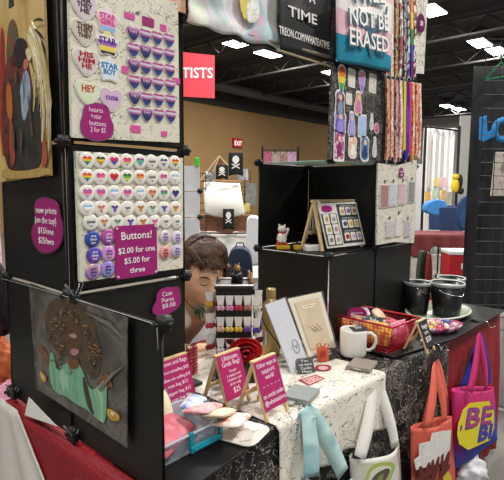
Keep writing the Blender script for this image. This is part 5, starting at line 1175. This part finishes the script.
# hair: swept short crop with longer fringe to the front
RH = random.Random(2)
def hairfn(x, y, z):
    p = headfn(x, y, max(z, -.75)) if not (y < 0 and z < .3) else headfn(x, y, z)
    d = Vector((x, y, z)).normalized(); az = math.atan2(x, -y)
    g = .0022*math.sin(az*26+z*14)+.0016*math.sin(az*41-z*9)+.001*math.sin(az*90)
    thick = .011+.008*max(0, z)+g+(.008 if y > 0 else 0)
    return p+d*thick
hb = NB(); nu, nv = 120, 60; R = []
def keep(x, y, z):
    az = abs(math.atan2(x, -y))   # 0 = face
    front = .52-.10*math.sin(math.atan2(x, -y)*2+.6)      # hairline on the forehead
    if az < .95: lim = front
    elif az < 1.35: lim = front-(az-.95)/.4*.40
    elif az < 1.8: lim = .12
    else: lim = .12-(az-1.8)/.5*.62 if az < 2.3 else -.5
    return z > lim
vs = {}
def hv(i, j):
    if (i, j) not in vs:
        ph = -PI/2+PI*j/nv; th = 2*PI*i/nu; vs[(i, j)] = hb.verts.new(hairfn(math.cos(ph)*math.sin(th), -math.cos(ph)*math.cos(th), math.sin(ph)))
    return vs[(i, j)]
for j in range(nv-1):
    for i in range(nu):
        ph = -PI/2+PI*(j+.5)/nv; th = 2*PI*(i+.5)/nu
        if keep(math.cos(ph)*math.sin(th), -math.cos(ph)*math.cos(th), math.sin(ph)): hb.faces.new((hv(i, j), hv((i+1) % nu, j), hv((i+1) % nu, j+1), hv(i, j+1)))
top = hb.verts.new(hairfn(0, -1e-6, 1))
for i in range(nu): hb.faces.new((hv(i, nv-1), hv((i+1) % nu, nv-1), top))
HAIR = splotch(['#22160f', '#3d291c', '#563c29', '#6a4d36'], 22, .5, stretch=(1, 1, 3.0), det=4)
ho = mk('hair', onh(hb), HAIR, person, world=True, smooth=True, solid=.008)
b = NB()
for k in range(46):   # locks of the swept fringe and sides
    x0 = -.70+1.42*k/45; a = (x0, .50+.12*math.cos(x0*2)); lean = .22
    P = [];
    for q in range(7):
        u = q/6; xx = max(-.93, min(.93, a[0]+lean*u+.03*RH.uniform(-1, 1)*u)); zz = min(.93, a[1]+.42-(.42+.22*(x0 > .4)+.12*(x0 < -.55))*u)
        if xx*xx+zz*zz > .97: s_ = math.sqrt(.97/(xx*xx+zz*zz)); xx *= s_; zz *= s_
        p = fpt(xx, zz, 0); d = Vector((xx, -math.sqrt(max(0, 1-xx*xx-zz*zz)), zz)); P.append(p+d*(.030-.018*u*u))
    tube(b, P, [.004, .0055, .006, .0055, .005, .0035, .001], 6)
mk('hair_fringe', onh(b), HAIR, person, world=True, smooth=True)
b = NB()
for k in range(14):   # long strand falling forward beside the far cheek
    P = [HM @ Vector((.066+.004*math.sin(k*2)+.0*q, -.048-.003*k+.002*q, .06-.028*q)) for q in range(5)]
    tube(b, P, [.003, .004, .004, .003, .001], 5)
mk('hair_strand', b, HAIR, person, world=True, smooth=True)
# clothes
def grow(V, k): return [(v[0], v[1], v[2], v[3]+k, (v[4] if len(v) > 4 else v[3])+k) for v in V]
T_ = grow(SK[0:4], .016)+[(BX+.012, .475, .915, .075, .066)]+grow([SK[7]], .014)+[(BX-.215, .435, .80, .055)]+grow([SK[12]], .014)+[(BX+.238, .435, .80, .055)]
sh = skin(T_, [(0, 1), (1, 2), (2, 3), (3, 4), (3, 5), (5, 6), (3, 7), (7, 8)], 2)
# open neckline: remove the faces of a V at the front of the neck
cut = [f for f in sh.faces if (lambda c: (c.z > .905 and (c-Vector((BX+.012, .45, .93))).length < .056) or (c.y < .47 and c.z > .875 and abs(c.x-BX-.015) < (c.z-.875)*.5))(f.calc_center_median())]
bmesh.ops.delete(sh, geom=cut, context='FACES')
for v in sh.verts: v.co += Vector((0, -.003*math.sin(v.co.z*60+v.co.x*25), 0))
SHM = mat('#cfc6b2', .85, noise=.06, nscale=12, bump=.2)
mk('shirt', sh, SHM, person, world=True, smooth=True, solid=.004)
b = NB()
for s in (-1, 1):
    def cf(u, v, s=s): 
        p = Vector((BX+.012+s*.066, .455, .955)).lerp(Vector((BX+.012+s*.022, .405, .835)), u); return p+Vector((s*(.045*v*(1-.3*u)), -.012-.012*math.sin(v*PI), -.008*v-.03*v*u))
    addbm(b, sheet(cf, 10, 6))
mk('collar', b, SHM, person, world=True, smooth=True, solid=.003)
pt = skin(grow([SK[0], (BX, .65, .56, .125, .095)], .012)+grow(SK[17:20]+[(BX-.13, .265, .12, .045)]+SK[22:25]+[(BX+.13, .265, .12, .045)], .014), [(0, 1), (0, 2), (2, 3), (3, 4), (4, 5), (0, 6), (6, 7), (7, 8), (8, 9)], 2)
mk('trousers', pt, mat('#23262e', .8), person, world=True, smooth=True)
for s in (-1, 1): b = NB(); ball(b, (BX+s*.13, .20, .045), (.045, .12, .04), 16); box(b, (BX+s*.13, .20, .012), (.08, .24, .02)); mk('shoe', b, BLK, person, world=True, smooth=True)
b = NB(); C0 = Vector((BX+.012, .40, .93))
P = [Vector((BX+.012+.055*math.sin(a), .435-.045*math.cos(a)-.015*max(0, math.cos(a)), .945-.075*max(0, math.cos(a))**1.5)) for a in [2*PI*k/24 for k in range(24)]]
tube(b, P, .0022, 6, closed=True)
for k, (dx, dz, l) in enumerate(((-.012, 0, .03), (0, -.006, .04), (.012, -.002, .032), (.02, .006, .022), (-.02, .008, .022))):
    tube(b, [(BX+.012+dx, .373, .872+dz), (BX+.012+dx*1.4, .366, .872+dz-l)], [.005, .003], 6)
mk('necklace', b, mat('#1f6a4a', .35, coat=.5), person, world=True, smooth=True)['label'] = 'green pendant necklace'
t = E('folding_chair', 'dark folding chair under the seated person', 'chair', (BX, .68, 0))
mk('seat', box(NB(), (0, -.03, .37), (.42, .40, .03)), BLK, t, bev=.01); mk('backrest', box(NB(), (0, .22, .72), (.42, .025, .20)), BLK, t, bev=.01)
for sx in (-1, 1):
    mk('leg', tube(NB(), [(sx*.2, .22, .82), (sx*.2, .16, .38), (sx*.2, -.22, 0)], .011, 8), mat('#55565a', .4, .6), t); mk('leg', tube(NB(), [(sx*.18, -.2, .38), (sx*.18, .24, 0)], .011, 8), mat('#55565a', .4, .6), t)
t = E('phone', 'dark phone held low in the hands of the seated person', 'phone', (BX-.06, .155, TOPZ+.02), .2); t.rotation_euler = (.5, 0, .2)
mk('phone_case', box(NB(), (0, 0, .006), (.07, .13, .008)), mat('#15161a', .3), t, bev=.003); mk('screen', box(NB(), (0, 0, .0104), (.064, .122, .001)), mat('#3a4048', .1), t)
# ------------------------------------------------------------ other booths across the hall
RB = YAW-PI/2
def at(px, py, d): return deep(px, py, d)
def S(n, d): return n*d/FPX
def pboard(name, px0, py0, px1, py1, d, m_, lab=None, cat=None, th=.02, parent=None, group=None):
    """upright board or block facing the aisle, with real thickness"""
    a = at((px0+px1)/2, py1, d); w_ = S(px1-px0, d); h = S(py1-py0, d)
    if parent: 
        b = box(NB(), (0, th/2, h/2), (w_, th, h)); M_ = Matrix.Translation(a) @ Matrix.Rotation(RB, 4, 'Z'); bmesh.ops.transform(b, matrix=M_, verts=b.verts); return mk(name, b, m_, parent, world=True)
    o = mk(name, box(NB(), (0, th/2, h/2), (w_, th, h)), m_, None, recenter=False); o.location = a; o.rotation_euler.z = RB
    tag(o, lab, cat, group); return o
def loc(t, px, py, d): return WM(t).inverted() @ at(px, py, d)
# red banner
t = E('hanging_banner', 'red hanging banner with white capital letters ISTS, far across the hall', 'banner', at(188, 96, 9), RB)
w_ = S(46, 9); h = S(42, 9)
mk('banner_cloth', prism(NB(), [(-w_*.4, 0), (w_*.58, -.04), (w_*.58, h-.05), (-w_*.4, h+.03)], .012), mat('#dd4552', .7), t)
lettering([('ARTISTS', .02, h*.42, .19, 1.05-.17)], mat('#f6f0ee', .6), t, y=-.014, bold=.004)
mk('hanging_wire', tube(NB(), [(-.2, 0, h), (-.2, 0, 3)], .006, 5), CHROME, t)
# exit sign
t = E('exit_sign', 'red EXIT sign high on the tan back wall', 'sign', on(237.5, 148, 'y', 13.95))
mk('sign_box', box(NB(), (0, 0, .22), (.58, .1, .40)), mat('#b5222a', .5), t); lettering([('EXIT', 0, .11, .2, .46)], mat('#f4ecea', .5, emit=.6), t, y=-.052, bold=.004)
# white fabric cube panels beside the pirate booth
t = E('display_rack', 'stack of white fabric panels with black connectors, left of the pirate ship stall', 'display rack', at(190, 326, 5), RB)
for y0, y1 in ((166, 191), (192, 217), (218, 243), (244, 270), (271, 298), (299, 326)): pboard('panel', 181, y0, 199.5, y1, 5, mat('#d9dadd', .7), parent=t)
for y in (191, 217, 243, 270): mk('connector', ball(NB(), at(200, y, 4.98), .03, 10), BLK, t, world=True)
o = mk('clip', box(NB(), (0, 0, .05), (.045, .03, .09)), mat('#3fcf3a', .5), None, recenter=False, bev=.01); o.location = at(197, 167, 4.97); o.rotation_euler.z = RB; tag(o, 'bright green clip on top of the white fabric panels', 'clip')
# pirate booth
D = 6.5
t = E('table', 'long table under a white cloth in front of the pirate ship display', 'table', at(232, 190, D)*1, RB)
t.location.z = 0
mk('table_top', box(NB(), (0, .2, .73), (1.5, .75, .03)), mat('#b9b6b0', .6), t)
for sx in (-1, 1): mk('leg', tube(NB(), [(sx*.65, .2, 0), (sx*.65, .2, .72)], .02, 8), CHROME, t)
def wc(u, v):
    x = -.78+1.56*u; s = v*1.45
    if s < .75: return Vector((x, .58-s, .75))
    d = s-.75; return Vector((x+.01*math.sin(d*6), -.17-.03*math.sin(u*40)*min(1, d*3)-.03*d, .75-d))
o = mk('tablecloth', sheet(wc, 80, 40), mat('#e6e4e0', .8), None, smooth=True, solid=.004, recenter=False); o.location = t.location; o.rotation_euler.z = RB; tag(o, 'white tablecloth below the pirate ship stall', 'tablecloth')
t = E('wooden_ship', 'wooden pirate ship display with a big white sail behind the seated person', 'ship', at(224, 233, D), RB)
L = lambda px, py, dd=0: loc(t, px, py, D+dd)
b = NB(); h0 = S(18, D)
prism(b, [(-S(24, D), S(2, D)), (S(26, D), S(2, D)), (S(28, D), h0), (-S(25, D), h0)], .25, .25)
for k in range(5): box(b, (S(2, D), -.006, S(3, D)+k*.045), (S(50, D), .012, .036))
mk('hull', b, mat('#8a5f45', .75, noise=.25, nscale=14), t)
b = NB(); prism(b, chaikin([(-S(8, D), 0), (S(13, D), 0), (S(17, D), h0*1.05), (-S(5, D), h0*1.05)], 1), .05, -.01); mk('hull_plank', b, mat('#6e4a34', .8, noise=.2, nscale=20), t)
mk('mast', tube(NB(), [L(219.5, 232, .15), L(219.5, 158, .15)], .045, 10), mat('#6b442c', .8), t)
mk('yard', tube(NB(), [L(202, 180.5, .05), L(242, 182.5, .05)], .02, 8), mat('#a27a4c', .7), t)
def sail(u, v):
    a = L(204+36*u, 182+1.5*u, 0).lerp(L(205+40*u, 213+1*u, -.15), v); return a+Vector((0, -.12*math.sin(PI*v)*math.sin(PI*(.2+.6*u)), -.05*v*math.sin(PI*u)))
mk('sail', sheet(sail, 16, 16), mat('#ebe8e2', .8), t, smooth=True, solid=.006)
b = NB(); tube(b, [L(200, 181), L(219, 156), L(241, 178)], .008, 5); tube(b, [L(210, 180), L(219.5, 156)], .006, 5); mk('rigging', b, mat('#d8c8a4', .7), t)
def pirate_flag(x0, y0, x1, y1, lab, skull_):
    f = E('flag', lab, 'flag', at((x0+x1)/2, y1, D-.2), RB, 'black pirate flags on the ship stall'); w_ = S(x1-x0, D-.2); h = S(y1-y0, D-.2)
    mk('flag_cloth', sheet(lambda u, v: Vector(((u-.5)*w_, .006*math.sin(u*9), h*v+(.02*math.sin(u*PI) if v < .1 else 0))), 10, 6), mat('#17171a', .8), f, solid=.006, smooth=True)
    b = NB(); k = w_*.22
    prism(b, chaikin([(-k, h*.62), (-k*1.1, h*.78), (0, h*.9), (k*1.1, h*.78), (k, h*.62), (k*.5, h*.58), (k*.5, h*.5), (-k*.5, h*.5), (-k*.5, h*.58)], 1), .004, -.008)
    for s in (-1, 1): box(b, (0, -.010, h*.42), (w_*.62, .004, w_*.08), rot=Matrix.Rotation(s*.5, 3, 'Y'))
    mk('skull_print', b, mat('#e4e2dc', .7), f); return f
pirate_flag(223, 209, 234, 230, 'black flag with white skull hanging on the ship hull', 1)
f = pirate_flag(228.5, 153, 243, 176, 'black hanging poster with white lettering and emblem right of the mast', 1)
lettering([('PIRATE', 0, S(21, D), .035, .13), ('BOOTY', 0, S(4, D), .03, .10)], mat('#dcdad4', .7), f, y=-.012) if False else None
pirate_flag(216, 165, 228, 180, 'small black skull card behind the ship mast', 1)
def wire_grid(name, px0, py0, px1, py1, d, step, lab, cat, r=.004, grp=None, zmin=None):
    c = at((px0+px1)/2, py1, d); w_ = S(px1-px0, d); h = S(py1-py0, d); t = E(name, lab, cat, c, RB, grp); b = NB()
    nx = max(1, round(w_/step)); nz = max(1, round(h/step))
    for i in range(nx+1): tube(b, [(-w_/2+w_*i/nx, 0, 0), (-w_/2+w_*i/nx, 0, h)], r, 5)
    for i in range(nz+1): tube(b, [(-w_/2, 0, h*i/nz), (w_/2, 0, h*i/nz)], r, 5)
    mk('wire_mesh', b, mat('#1c1c1d', .5), t); return t, w_, h
t_, w_, h_ = wire_grid('wire_rack', 199, 174, 206, 232, D-.05, .1, 'black wire rack at the left of the ship sail', 'wire rack', .006)
t_, w_, h_ = wire_grid('wire_rack', 239, 172, 250, 232, D+.3, .1, 'black wire rack at the right of the ship sail', 'wire rack', .006)
for i, (x0, y0, x1, y1, c, lab) in enumerate(((205.5, 171, 215, 182, ['#dcdad4', '#5a5a5c', '#efeeea'], 'white and grey card left of the ship mast'), (236.5, 169, 248, 180, ['#8a8ea8', '#e2e0e4', '#4a4a5a'], 'grey and violet card at the top right of the ship stall'), (246, 183, 256, 206, ['#6c706e', '#868a88'], 'grey framed picture right of the ship sail'), (240, 203, 250, 212, ['#7a8a4a', '#d8c86a', '#c8b8a0'], 'yellow-green items hanging below the right wire rack'))):
    pboard('display_card', x0, y0, x1, y1, D-.1 if i != 2 else D+.2, splotch(c, 14), lab, 'card')
t = E('storage_bin', 'white rounded bin or chair back at the right edge of the pirate stall', 'bin', at(253, 262, 4.6), RB)
b = NB(); prism(b, rrect(S(13, 4.6), S(46, 4.6), .05), .3, .15); bmesh.ops.translate(b, vec=(0, 0, S(23, 4.6)), verts=b.verts); mk('bin_body', b, mat('#dfe0e4', .5), t, bev=.01)
mk('bin_leg', box(NB(), (0, 0, -.20), (.1, .25, .42)), mat('#c9cacc', .5), t)
# white draped table behind the person, and the navy bag
D2_ = 3.7
t = E('table', 'white draped table just behind the seated person', 'table', at(228, 190, D2_), RB); t.location.z = 0
mk('table_top', box(NB(), (0, .15, .68), (.95, .5, .03)), mat('#b9b6b0', .6), t)
mk('leg', tube(NB(), [(-.3, .15, 0), (-.3, .15, .67)], .02, 8), CHROME, t); mk('leg', tube(NB(), [(.3, .15, 0), (.3, .15, .67)], .02, 8), CHROME, t)
def wd(u, v):
    x = -.49+.98*u; s = v*1.15
    if s < .5: return Vector((x, .42-s, .70+.02*math.sin(u*7)*math.sin(v*9)))
    d = s-.5; return Vector((x, -.08-.02*math.sin(u*30)*min(1, d*4)-.03*d, .70-d))
o = mk('tablecloth', sheet(wd, 60, 40), mat('#e8e8e8', .8), None, smooth=True, solid=.004, recenter=False); o.location = t.location; o.rotation_euler.z = RB; tag(o, 'white cloth over the table just behind the seated person', 'tablecloth')
t = E('backpack', 'navy backpack beside the head of the seated person', 'bag', at(240, 285, 3.3), RB)
w_ = S(25, 3.3); h = S(38, 3.3)
b = NB(); prism(b, chaikin([(-w_/2, 0), (w_/2, 0), (w_/2*1.02, h*.6), (w_*.34, h), (-w_*.3, h*1.02), (-w_/2, h*.7)], 2), .16, .08); mk('bag_body', b, mat('#26324a', .7, noise=.15, nscale=10), t, bev=.01)
b = NB(); prism(b, rrect(w_*.7, h*.4, .02), .03, -.08); bmesh.ops.translate(b, vec=(0, 0, h*.28), verts=b.verts); mk('front_pocket', b, mat('#1e2838', .7), t, bev=.005)
mk('carry_loop', tube(NB(), [(-.03, 0, h), (-.02, 0, h+.03), (.02, 0, h+.03), (.03, 0, h)], .005, 6), BLK, t)
mk('stool_support', box(NB(), (0, 0, -.32), (.16, .14, .64)), mat('#3a3a3c', .6), t) if False else None
t = E('stool', 'dark stool under the navy backpack', 'stool', (t.location.x, t.location.y, 0), RB); zt_ = at(239, 285, 3.3).z
mk('seat', box(NB(), (0, 0, zt_-.02), (.26, .24, .03)), BLK, t)
for sx in (-1, 1):
    for sy in (-1, 1): mk('leg', tube(NB(), [(sx*.11, sy*.1, 0), (sx*.1, sy*.09, zt_-.03)], .012, 6), BLK, t)
# art print stand over the rack
t, w_, h_ = wire_grid('wire_rack', 262, 150.5, 297.5, 200, 4.6, .12, 'black wire stand with a row of colourful portrait prints above the black rack', 'wire rack', .006)
for sx in (-1, 1): mk('post', tube(NB(), [(sx*w_/2, 0, h_+.03), (sx*w_/2, 0, -at(280, 200, 4.6).z)], .01, 6), BLK, t)
for i, (x0, x1, c, lab) in enumerate(((264, 272, ['#b84a7a', '#e07aa0', '#6a2a4a'], 'magenta portrait print, leftmost on the wire stand'), (272.3, 279.5, ['#6a7a6a', '#d8c8b8', '#8a5a4a'], 'green-grey portrait print, second on the wire stand'), (279.8, 287, ['#d8c0b0', '#a06a5a', '#e8dcd0'], 'beige portrait print, third on the wire stand'), (287.3, 296, ['#b890c8', '#e8c0d8', '#8a5aa0'], 'lilac portrait print, rightmost on the wire stand'))):
    pboard('art_print', x0, 152, x1, 166, 4.56, splotch(c, 12, .5), lab, 'print', .01, group='portrait prints on the wire stand')
# ---------- right: curtain booth
D = 10
t = E('curtain_booth', 'white curtain hanging on a black frame at the far right stall', 'curtain', at(438, 190, D), RB); t.location.z = 0
z_t = at(438, 129, D).z; w_ = S(33, D)
def cu(u, v): return Vector(((u-.5)*w_, .04*math.sin(u*34)+.03*math.sin(u*13), .02+(z_t-.02)*v))
mk('curtain', sheet(cu, 90, 8), mat('#e9e6e4', .8), t, smooth=True, solid=.01)
b = NB(); [tube(b, [(s*w_/2, -.1, 0), (s*w_/2, -.1, z_t+.03)], .028, 8) for s in (-1, 1)]; tube(b, [(-w_/2, -.1, z_t+.02), (w_/2, -.1, z_t-.06)], .02, 8); mk('frame_post', b, BLK, t)
pboard('partition', 455, 118, 478, 232, 11, mat('#a5a39e', .8), 'pale grey partition right of the white curtain', 'partition', .05)
pboard('partition', 413.5, 165, 423, 250, 10.4, mat('#cfcfd2', .8), 'white narrow partition left of the white curtain', 'partition', .05)
for i, (x0, y0, x1, y1, c, lab) in enumerate(((434, 178, 440, 186, ['#d8b858', '#e8dca0'], 'yellow card at the top left on the white curtain'), (441, 178, 446.5, 187, ['#d89ab0', '#efe0e0'], 'pink card at the top right on the white curtain'), (432, 188, 438, 197, ['#8ab08a', '#d8e0c8'], 'green card in the middle of the white curtain'), (440, 190, 446, 200, ['#e0a860', '#f0d8b8'], 'orange card in the middle of the white curtain'), (425, 192, 430, 202, ['#e0b040', '#c88a40'], 'amber card at the left of the white curtain'), (446.5, 192, 451, 204, ['#b0c0a0', '#e0d8c0'], 'pale green card at the right of the white curtain'), (441, 203, 447, 210, ['#d87a6a', '#f0c8c0'], 'salmon card low on the white curtain'))):
    pboard('art_card', x0, y0, x1, y1, 9.8, splotch(c, 10), lab, 'card', .01, group='cards pinned on the white curtain')
t = E('plush_toy', 'yellow and black plush hanging at the right post of the curtain', 'toy', at(455, 192, 9.5), RB)
b = NB(); ball(b, (0, 0, .12), (.08, .05, .14), 12); ball(b, (0, 0, .29), (.07, .05, .06), 12); mk('plush_body', b, mat('#d8b824', .8), t, smooth=True)
b = NB(); ball(b, (.09, 0, .20), (.05, .05, .14), 10); ball(b, (.11, 0, .02), (.06, .05, .07), 10); mk('plush_wing', b, mat('#1d1d1d', .8), t, smooth=True)
# blue cloth heap, chairs, maroon table
def heap(name, pts, d, c, lab, cat, depth=.4):
    P = [at(x, y, d) for x, y in pts]; C_ = sum(P, Vector())/len(P); t = E(name, lab, cat, C_, RB); b = NB()
    Q = chaikin([tuple((WM(t).inverted() @ p)[i] for i in (0, 2)) for p in P], 2); prism(b, Q, depth*.5, depth*.25)
    mk(name+'_cloth', b, mat(c, .8, noise=.15, nscale=8), t, bev=.02); return t
D = 7.6
heap('cloth', [(424, 214), (424, 204), (431, 200), (440, 199), (446, 206), (449, 216)], D+.2, '#3f86c8', 'bright blue cloth heaped on the far stall table', 'cloth')
def chair(px, d, c, lab, rz=RB):
    t = E('chair', lab, 'chair', at(px, 190, d), rz, 'chairs at the far stall'); t.location.z = 0
    mk('seat', box(NB(), (0, 0, .45), (.46, .44, .05)), mat(c, .7), t, bev=.02); mk('backrest', box(NB(), (0, .22, .88), (.46, .04, .42), rot=Matrix.Rotation(-.15, 3, 'X')), mat(c, .7), t, bev=.02)
    for sx in (-1, 1):
        for sy in (-1, 1): mk('leg', tube(NB(), [(sx*.2, sy*.19, 0), (sx*.2, sy*.19, .44)], .013, 6), BLK, t)
    return t
chair(449, 8.0, '#26365e', 'navy chair behind the maroon table, left of two'); chair(465, 7.2, '#1f3358', 'navy chair with a high back behind the maroon table, right of two', RB+.5)
heap('jacket', [(456, 214), (458, 200), (470, 192), (474, 210), (473, 232), (460, 230)], 6.8, '#23406a', 'dark blue jacket draped over the right far chair', 'jacket', .15)
D = 6.6
t = E('table', 'table under a short maroon cloth in the far stall', 'table', at(444, 190, D), RB); t.location.z = 0
mk('table_top', box(NB(), (0, .3, .72), (.9, .6, .03)), mat('#5a2a2a', .6), t)
for sx in (-1, 1):
    for sy in (0, 1): mk('leg', tube(NB(), [(sx*.4, .06+sy*.48, 0), (sx*.4, .06+sy*.48, .71)], .018, 6), CHROME, t)
def mc(u, v):
    x = -.48+.96*u; s = v*(.62+.24+.08*math.sin(u*11))
    if s < .62: return Vector((x, .6-s, .745))
    d = s-.62; return Vector((x, -.02-.02*math.sin(u*26)*min(1, d*6), .745-d))
o = mk('tablecloth', sheet(mc, 60, 30), mat('#682629', .8), None, smooth=True, solid=.004, recenter=False); o.location = t.location; o.rotation_euler.z = RB; tag(o, 'maroon tablecloth with uneven hem in the far stall', 'tablecloth')
t = E('cooler_bag', 'red bag with white label and white lid, on a stool right of the rack', 'bag', at(457, 276, 4.4), RB)
w_ = S(25, 4.4); h = S(23, 4.4); b = box(NB(), (0, 0, h/2), (w_, .2, h)); mk('bag_body', b, mat('#b81a26', .6), t, bev=.01)
mk('lid', box(NB(), (0, 0, h+.015), (w_*1.04, .22, .035)), mat('#e2e2e0', .5), t, bev=.008); mk('label_patch', prism(NB(), rrect(w_*.34, h*.25, .004), .003, -.1), mat('#efefec', .6), t).location = (w_*.12, 0, h*.5)
z_ = t.location.z; t = E('stool', 'black stool carrying the red bag', 'stool', (t.location.x, t.location.y, 0), RB)
mk('seat', box(NB(), (0, 0, z_-.02), (.3, .26, .035)), BLK, t)
for sx in (-1, 1):
    for sy in (-1, 1): mk('leg', tube(NB(), [(sx*.13, sy*.11, 0), (sx*.12, sy*.1, z_-.03)], .011, 6), BLK, t)
heap('bag', [(416, 330), (417, 252), (424, 249), (428, 262), (427, 332)], 4.6, '#2c3a28', 'tall green bag standing right of the cream pendant board', 'bag', .2)
heap('bag', [(425, 336), (425, 253), (430, 252), (432, 336)], 4.5, '#7a1f2a', 'narrow red bag beside the green one', 'bag', .15)
# ---------- right: gridwall
D = 2.92
t, GW, GH = wire_grid('gridwall', 471, 50, 540, 330, D, .0762, 'tall black wire gridwall at the right edge holding blue letters', 'gridwall', .0026)
z_ = t.location.z
b = NB(); [tube(b, [(s*GW/2, 0, 0), (s*GW/2, 0, -z_)], .008, 6) for s in (-1, 1)]; mk('post', b, BLK, t)
for s in (-1, 1): mk('foot', box(NB(), (s*GW/2, 0, -z_+.012), (.03, .4, .02)), BLK, t)
G0 = t
def gp(px, py, d=D-.02): return at(px, py, d)
def drape(px0, py0, px1, py1, d, m_, lab, amp=.012, fr=30):
    a = at(px0, py0, d); c = at(px1, py0, d); z1_ = at(px0, py1, d).z
    nrm = Vector((Fv.x, Fv.y, 0)).normalized()
    def f(u, v): p = a.lerp(c, u); return Vector((p.x, p.y, max(.01, p.z+(z1_-p.z)*v)))+nrm*(amp*math.sin(u*fr)*(.4+v)+amp*.5*math.sin(u*fr*.37+v*2))
    o = mk('cloth', sheet(f, 60, 20), m_, None, smooth=True, solid=.003); tag(o, lab, 'cloth'); return o
drape(474, 66, 540, 322, D+.05, mat('#2c2d30', .85), 'black cloth hanging behind the right gridwall')
drape(481, 312, 540, 424, D+.09, mat('#b9b8ba', .85), 'pale grey cloth reaching the floor below the black one at the right', .02, 22)
# blue letters
for s, pts, lab in (('L', [(478, 118), (484, 116), (485.5, 133), (495, 128), (497, 135), (482, 142), (478.5, 140)], 'big blue capital letter L on the gridwall'), ):
    t = E('letter', lab, 'letter', gp(485, 142), RB, 'blue letters on the gridwall')
    Q = [tuple((WM(t).inverted() @ gp(x, y))[i] for i in (0, 2)) for x, y in pts]; mk('letter_body', prism(NB(), Q, .02), mat('#2a8ad0', .5), t, bev=.003)
t = E('letter', 'big blue capital letter O cut by the right edge of the picture', 'letter', gp(502, 139), RB, 'blue letters on the gridwall')
b = NB(); tube(b, [(.052*math.cos(a), -.01, .052+.056*math.sin(a)) for a in [2*PI*k/24 for k in range(24)]], .018, 8, closed=True); mk('letter_body', b, mat('#2a8ad0', .5), t, smooth=True)
t = E('framed_picture', 'beige framed picture hooked on the gridwall at the right edge', 'picture', gp(505, 196), RB)
w_ = S(30, D); h = S(43, D)
b = NB(); prism(b, [(-w_/2, 0), (w_/2, 0), (w_/2, h), (-w_/2+.012, h)], .012); mk('frame', b, mat('#cfc8bc', .5), t, bev=.002)
b = NB(); prism(b, [(-w_/2+.012, .012), (w_/2-.012, .012), (w_/2-.012, h-.012), (-w_/2+.022, h-.012)], .001, -.012); mk('picture', b, splotch(['#a89a92', '#c8bab0', '#d8ccc0', '#8a8480'], 9, stretch=(3, 1, 1)), t)
t = E('coat_hanger', 'green plastic hanger at the top right of the gridwall', 'hanger', gp(500, 80), RB)
b = NB()
tube(b, [(-.09, 0, .0), (0, 0, .10), (.10, 0, .03), (-.09, 0, .0)], .006, 6); tube(b, [(0, 0, .10), (0, 0, .14), (.02, 0, .155), (.035, 0, .14)], .004, 6)
mk('hanger_body', b, mat('#2f8a5c', .5), t, smooth=True)
# white plastic bag on floor by the table
t = E('plastic_bag', 'crumpled white plastic bag on the floor below the pink and blue tote', 'bag', on(466, 486, 'z', .0), 0)
def pb(x, y, z): k = 1+.18*math.sin(x*7+z*5)*math.sin(y*6+2)+.08*math.sin(z*19+x*11); return Vector((x*.09*k, y*.08*k, .07+max(-.07, z*.085*k)))
b = sph(pb, 40, 26); bmesh.ops.remove_doubles(b, verts=b.verts, dist=.0002); mk('bag_body', b, mat('#e3e2e4', .4), t, smooth=True)
# ---------- left edge: chair with clothes beyond the table end
c0 = deep(-12, 470, 1.66)
t = E('chair', 'black chair at the left edge behind the table end, heaped with clothes', 'chair', (c0.x, c0.y, 0), .5)
sz = c0.z-.13
mk('seat', box(NB(), (0, 0, sz-.02), (.40, .38, .04)), BLK, t, bev=.01); mk('backrest', box(NB(), (0, .20, 1.0), (.38, .03, .40)), mat('#1a1213', .7), t, bev=.012)
for sx in (-1, 1):
    for sy in (-1, 1): mk('leg', tube(NB(), [(sx*.18, sy*.17, 0), (sx*.18, sy*.17+(.02 if sy > 0 else 0), .85 if sy > 0 else sz-.03)], .013, 6), BLK, t)
def lump(name, c, r, m_, lab, cat, amp=.2, fz=9, z0=None):
    t = E(name, lab, cat, c)
    def f(x, y, z): 
        k = 1+amp*math.sin(x*fz+z*5)*math.sin(y*fz*.8+z*fz)+amp*.4*math.sin(z*fz*2.3+x*8); Z = z*r[2]*k
        if z0 is not None: Z = max(z0-c.z, Z)
        return Vector((x*r[0]*k, y*r[1]*k, Z))
    b = sph(f, 48, 30); bmesh.ops.remove_doubles(b, verts=b.verts, dist=.0002); mk(name+'_body', b, m_, t, smooth=True)
    return t
lump('cloth', c0+Vector((0, 0, .0)), (.16, .15, .16), mat('#c9a68c', .8), 'beige cloth low at the left edge', 'cloth', .06, 5, sz+.002)
lump('cloth', deep(-2, 408, 1.62), (.085, .08, .10), mat('#e0a0b4', .8), 'pink ruffled cloth at the left edge beside the red tablecloth', 'cloth', .22, 13)
lump('cloth', deep(-3, 366, 1.64), (.06, .07, .095), mat('#b0552a', .7), 'orange-brown cloth at the left edge above the pink ruffle', 'cloth', .12)
lump('cloth', deep(-6, 303, 1.68), (.06, .07, .14), mat('#1c1315', .8), 'dark cloth at the left edge beside the black panels', 'cloth', .08)
pb_ = at(-4, 330, 3.2)
t = E('standing_banner', 'narrow pale pink standing banner at the left edge behind the gold painting', 'banner', (pb_.x, pb_.y, 0), RB)
mk('banner_panel', box(NB(), (0, 0, .75), (S(17, 3.2), .02, 1.30)), splotch(['#cf8aa8', '#e8c8d4', '#b05a86'], 8), t); mk('banner_base', box(NB(), (0, 0, .03), (.24, .22, .06)), BLK, t, bev=.01); mk('banner_pole', tube(NB(), [(0, .02, .05), (0, .02, 1.4)], .012, 8), CHROME, t)
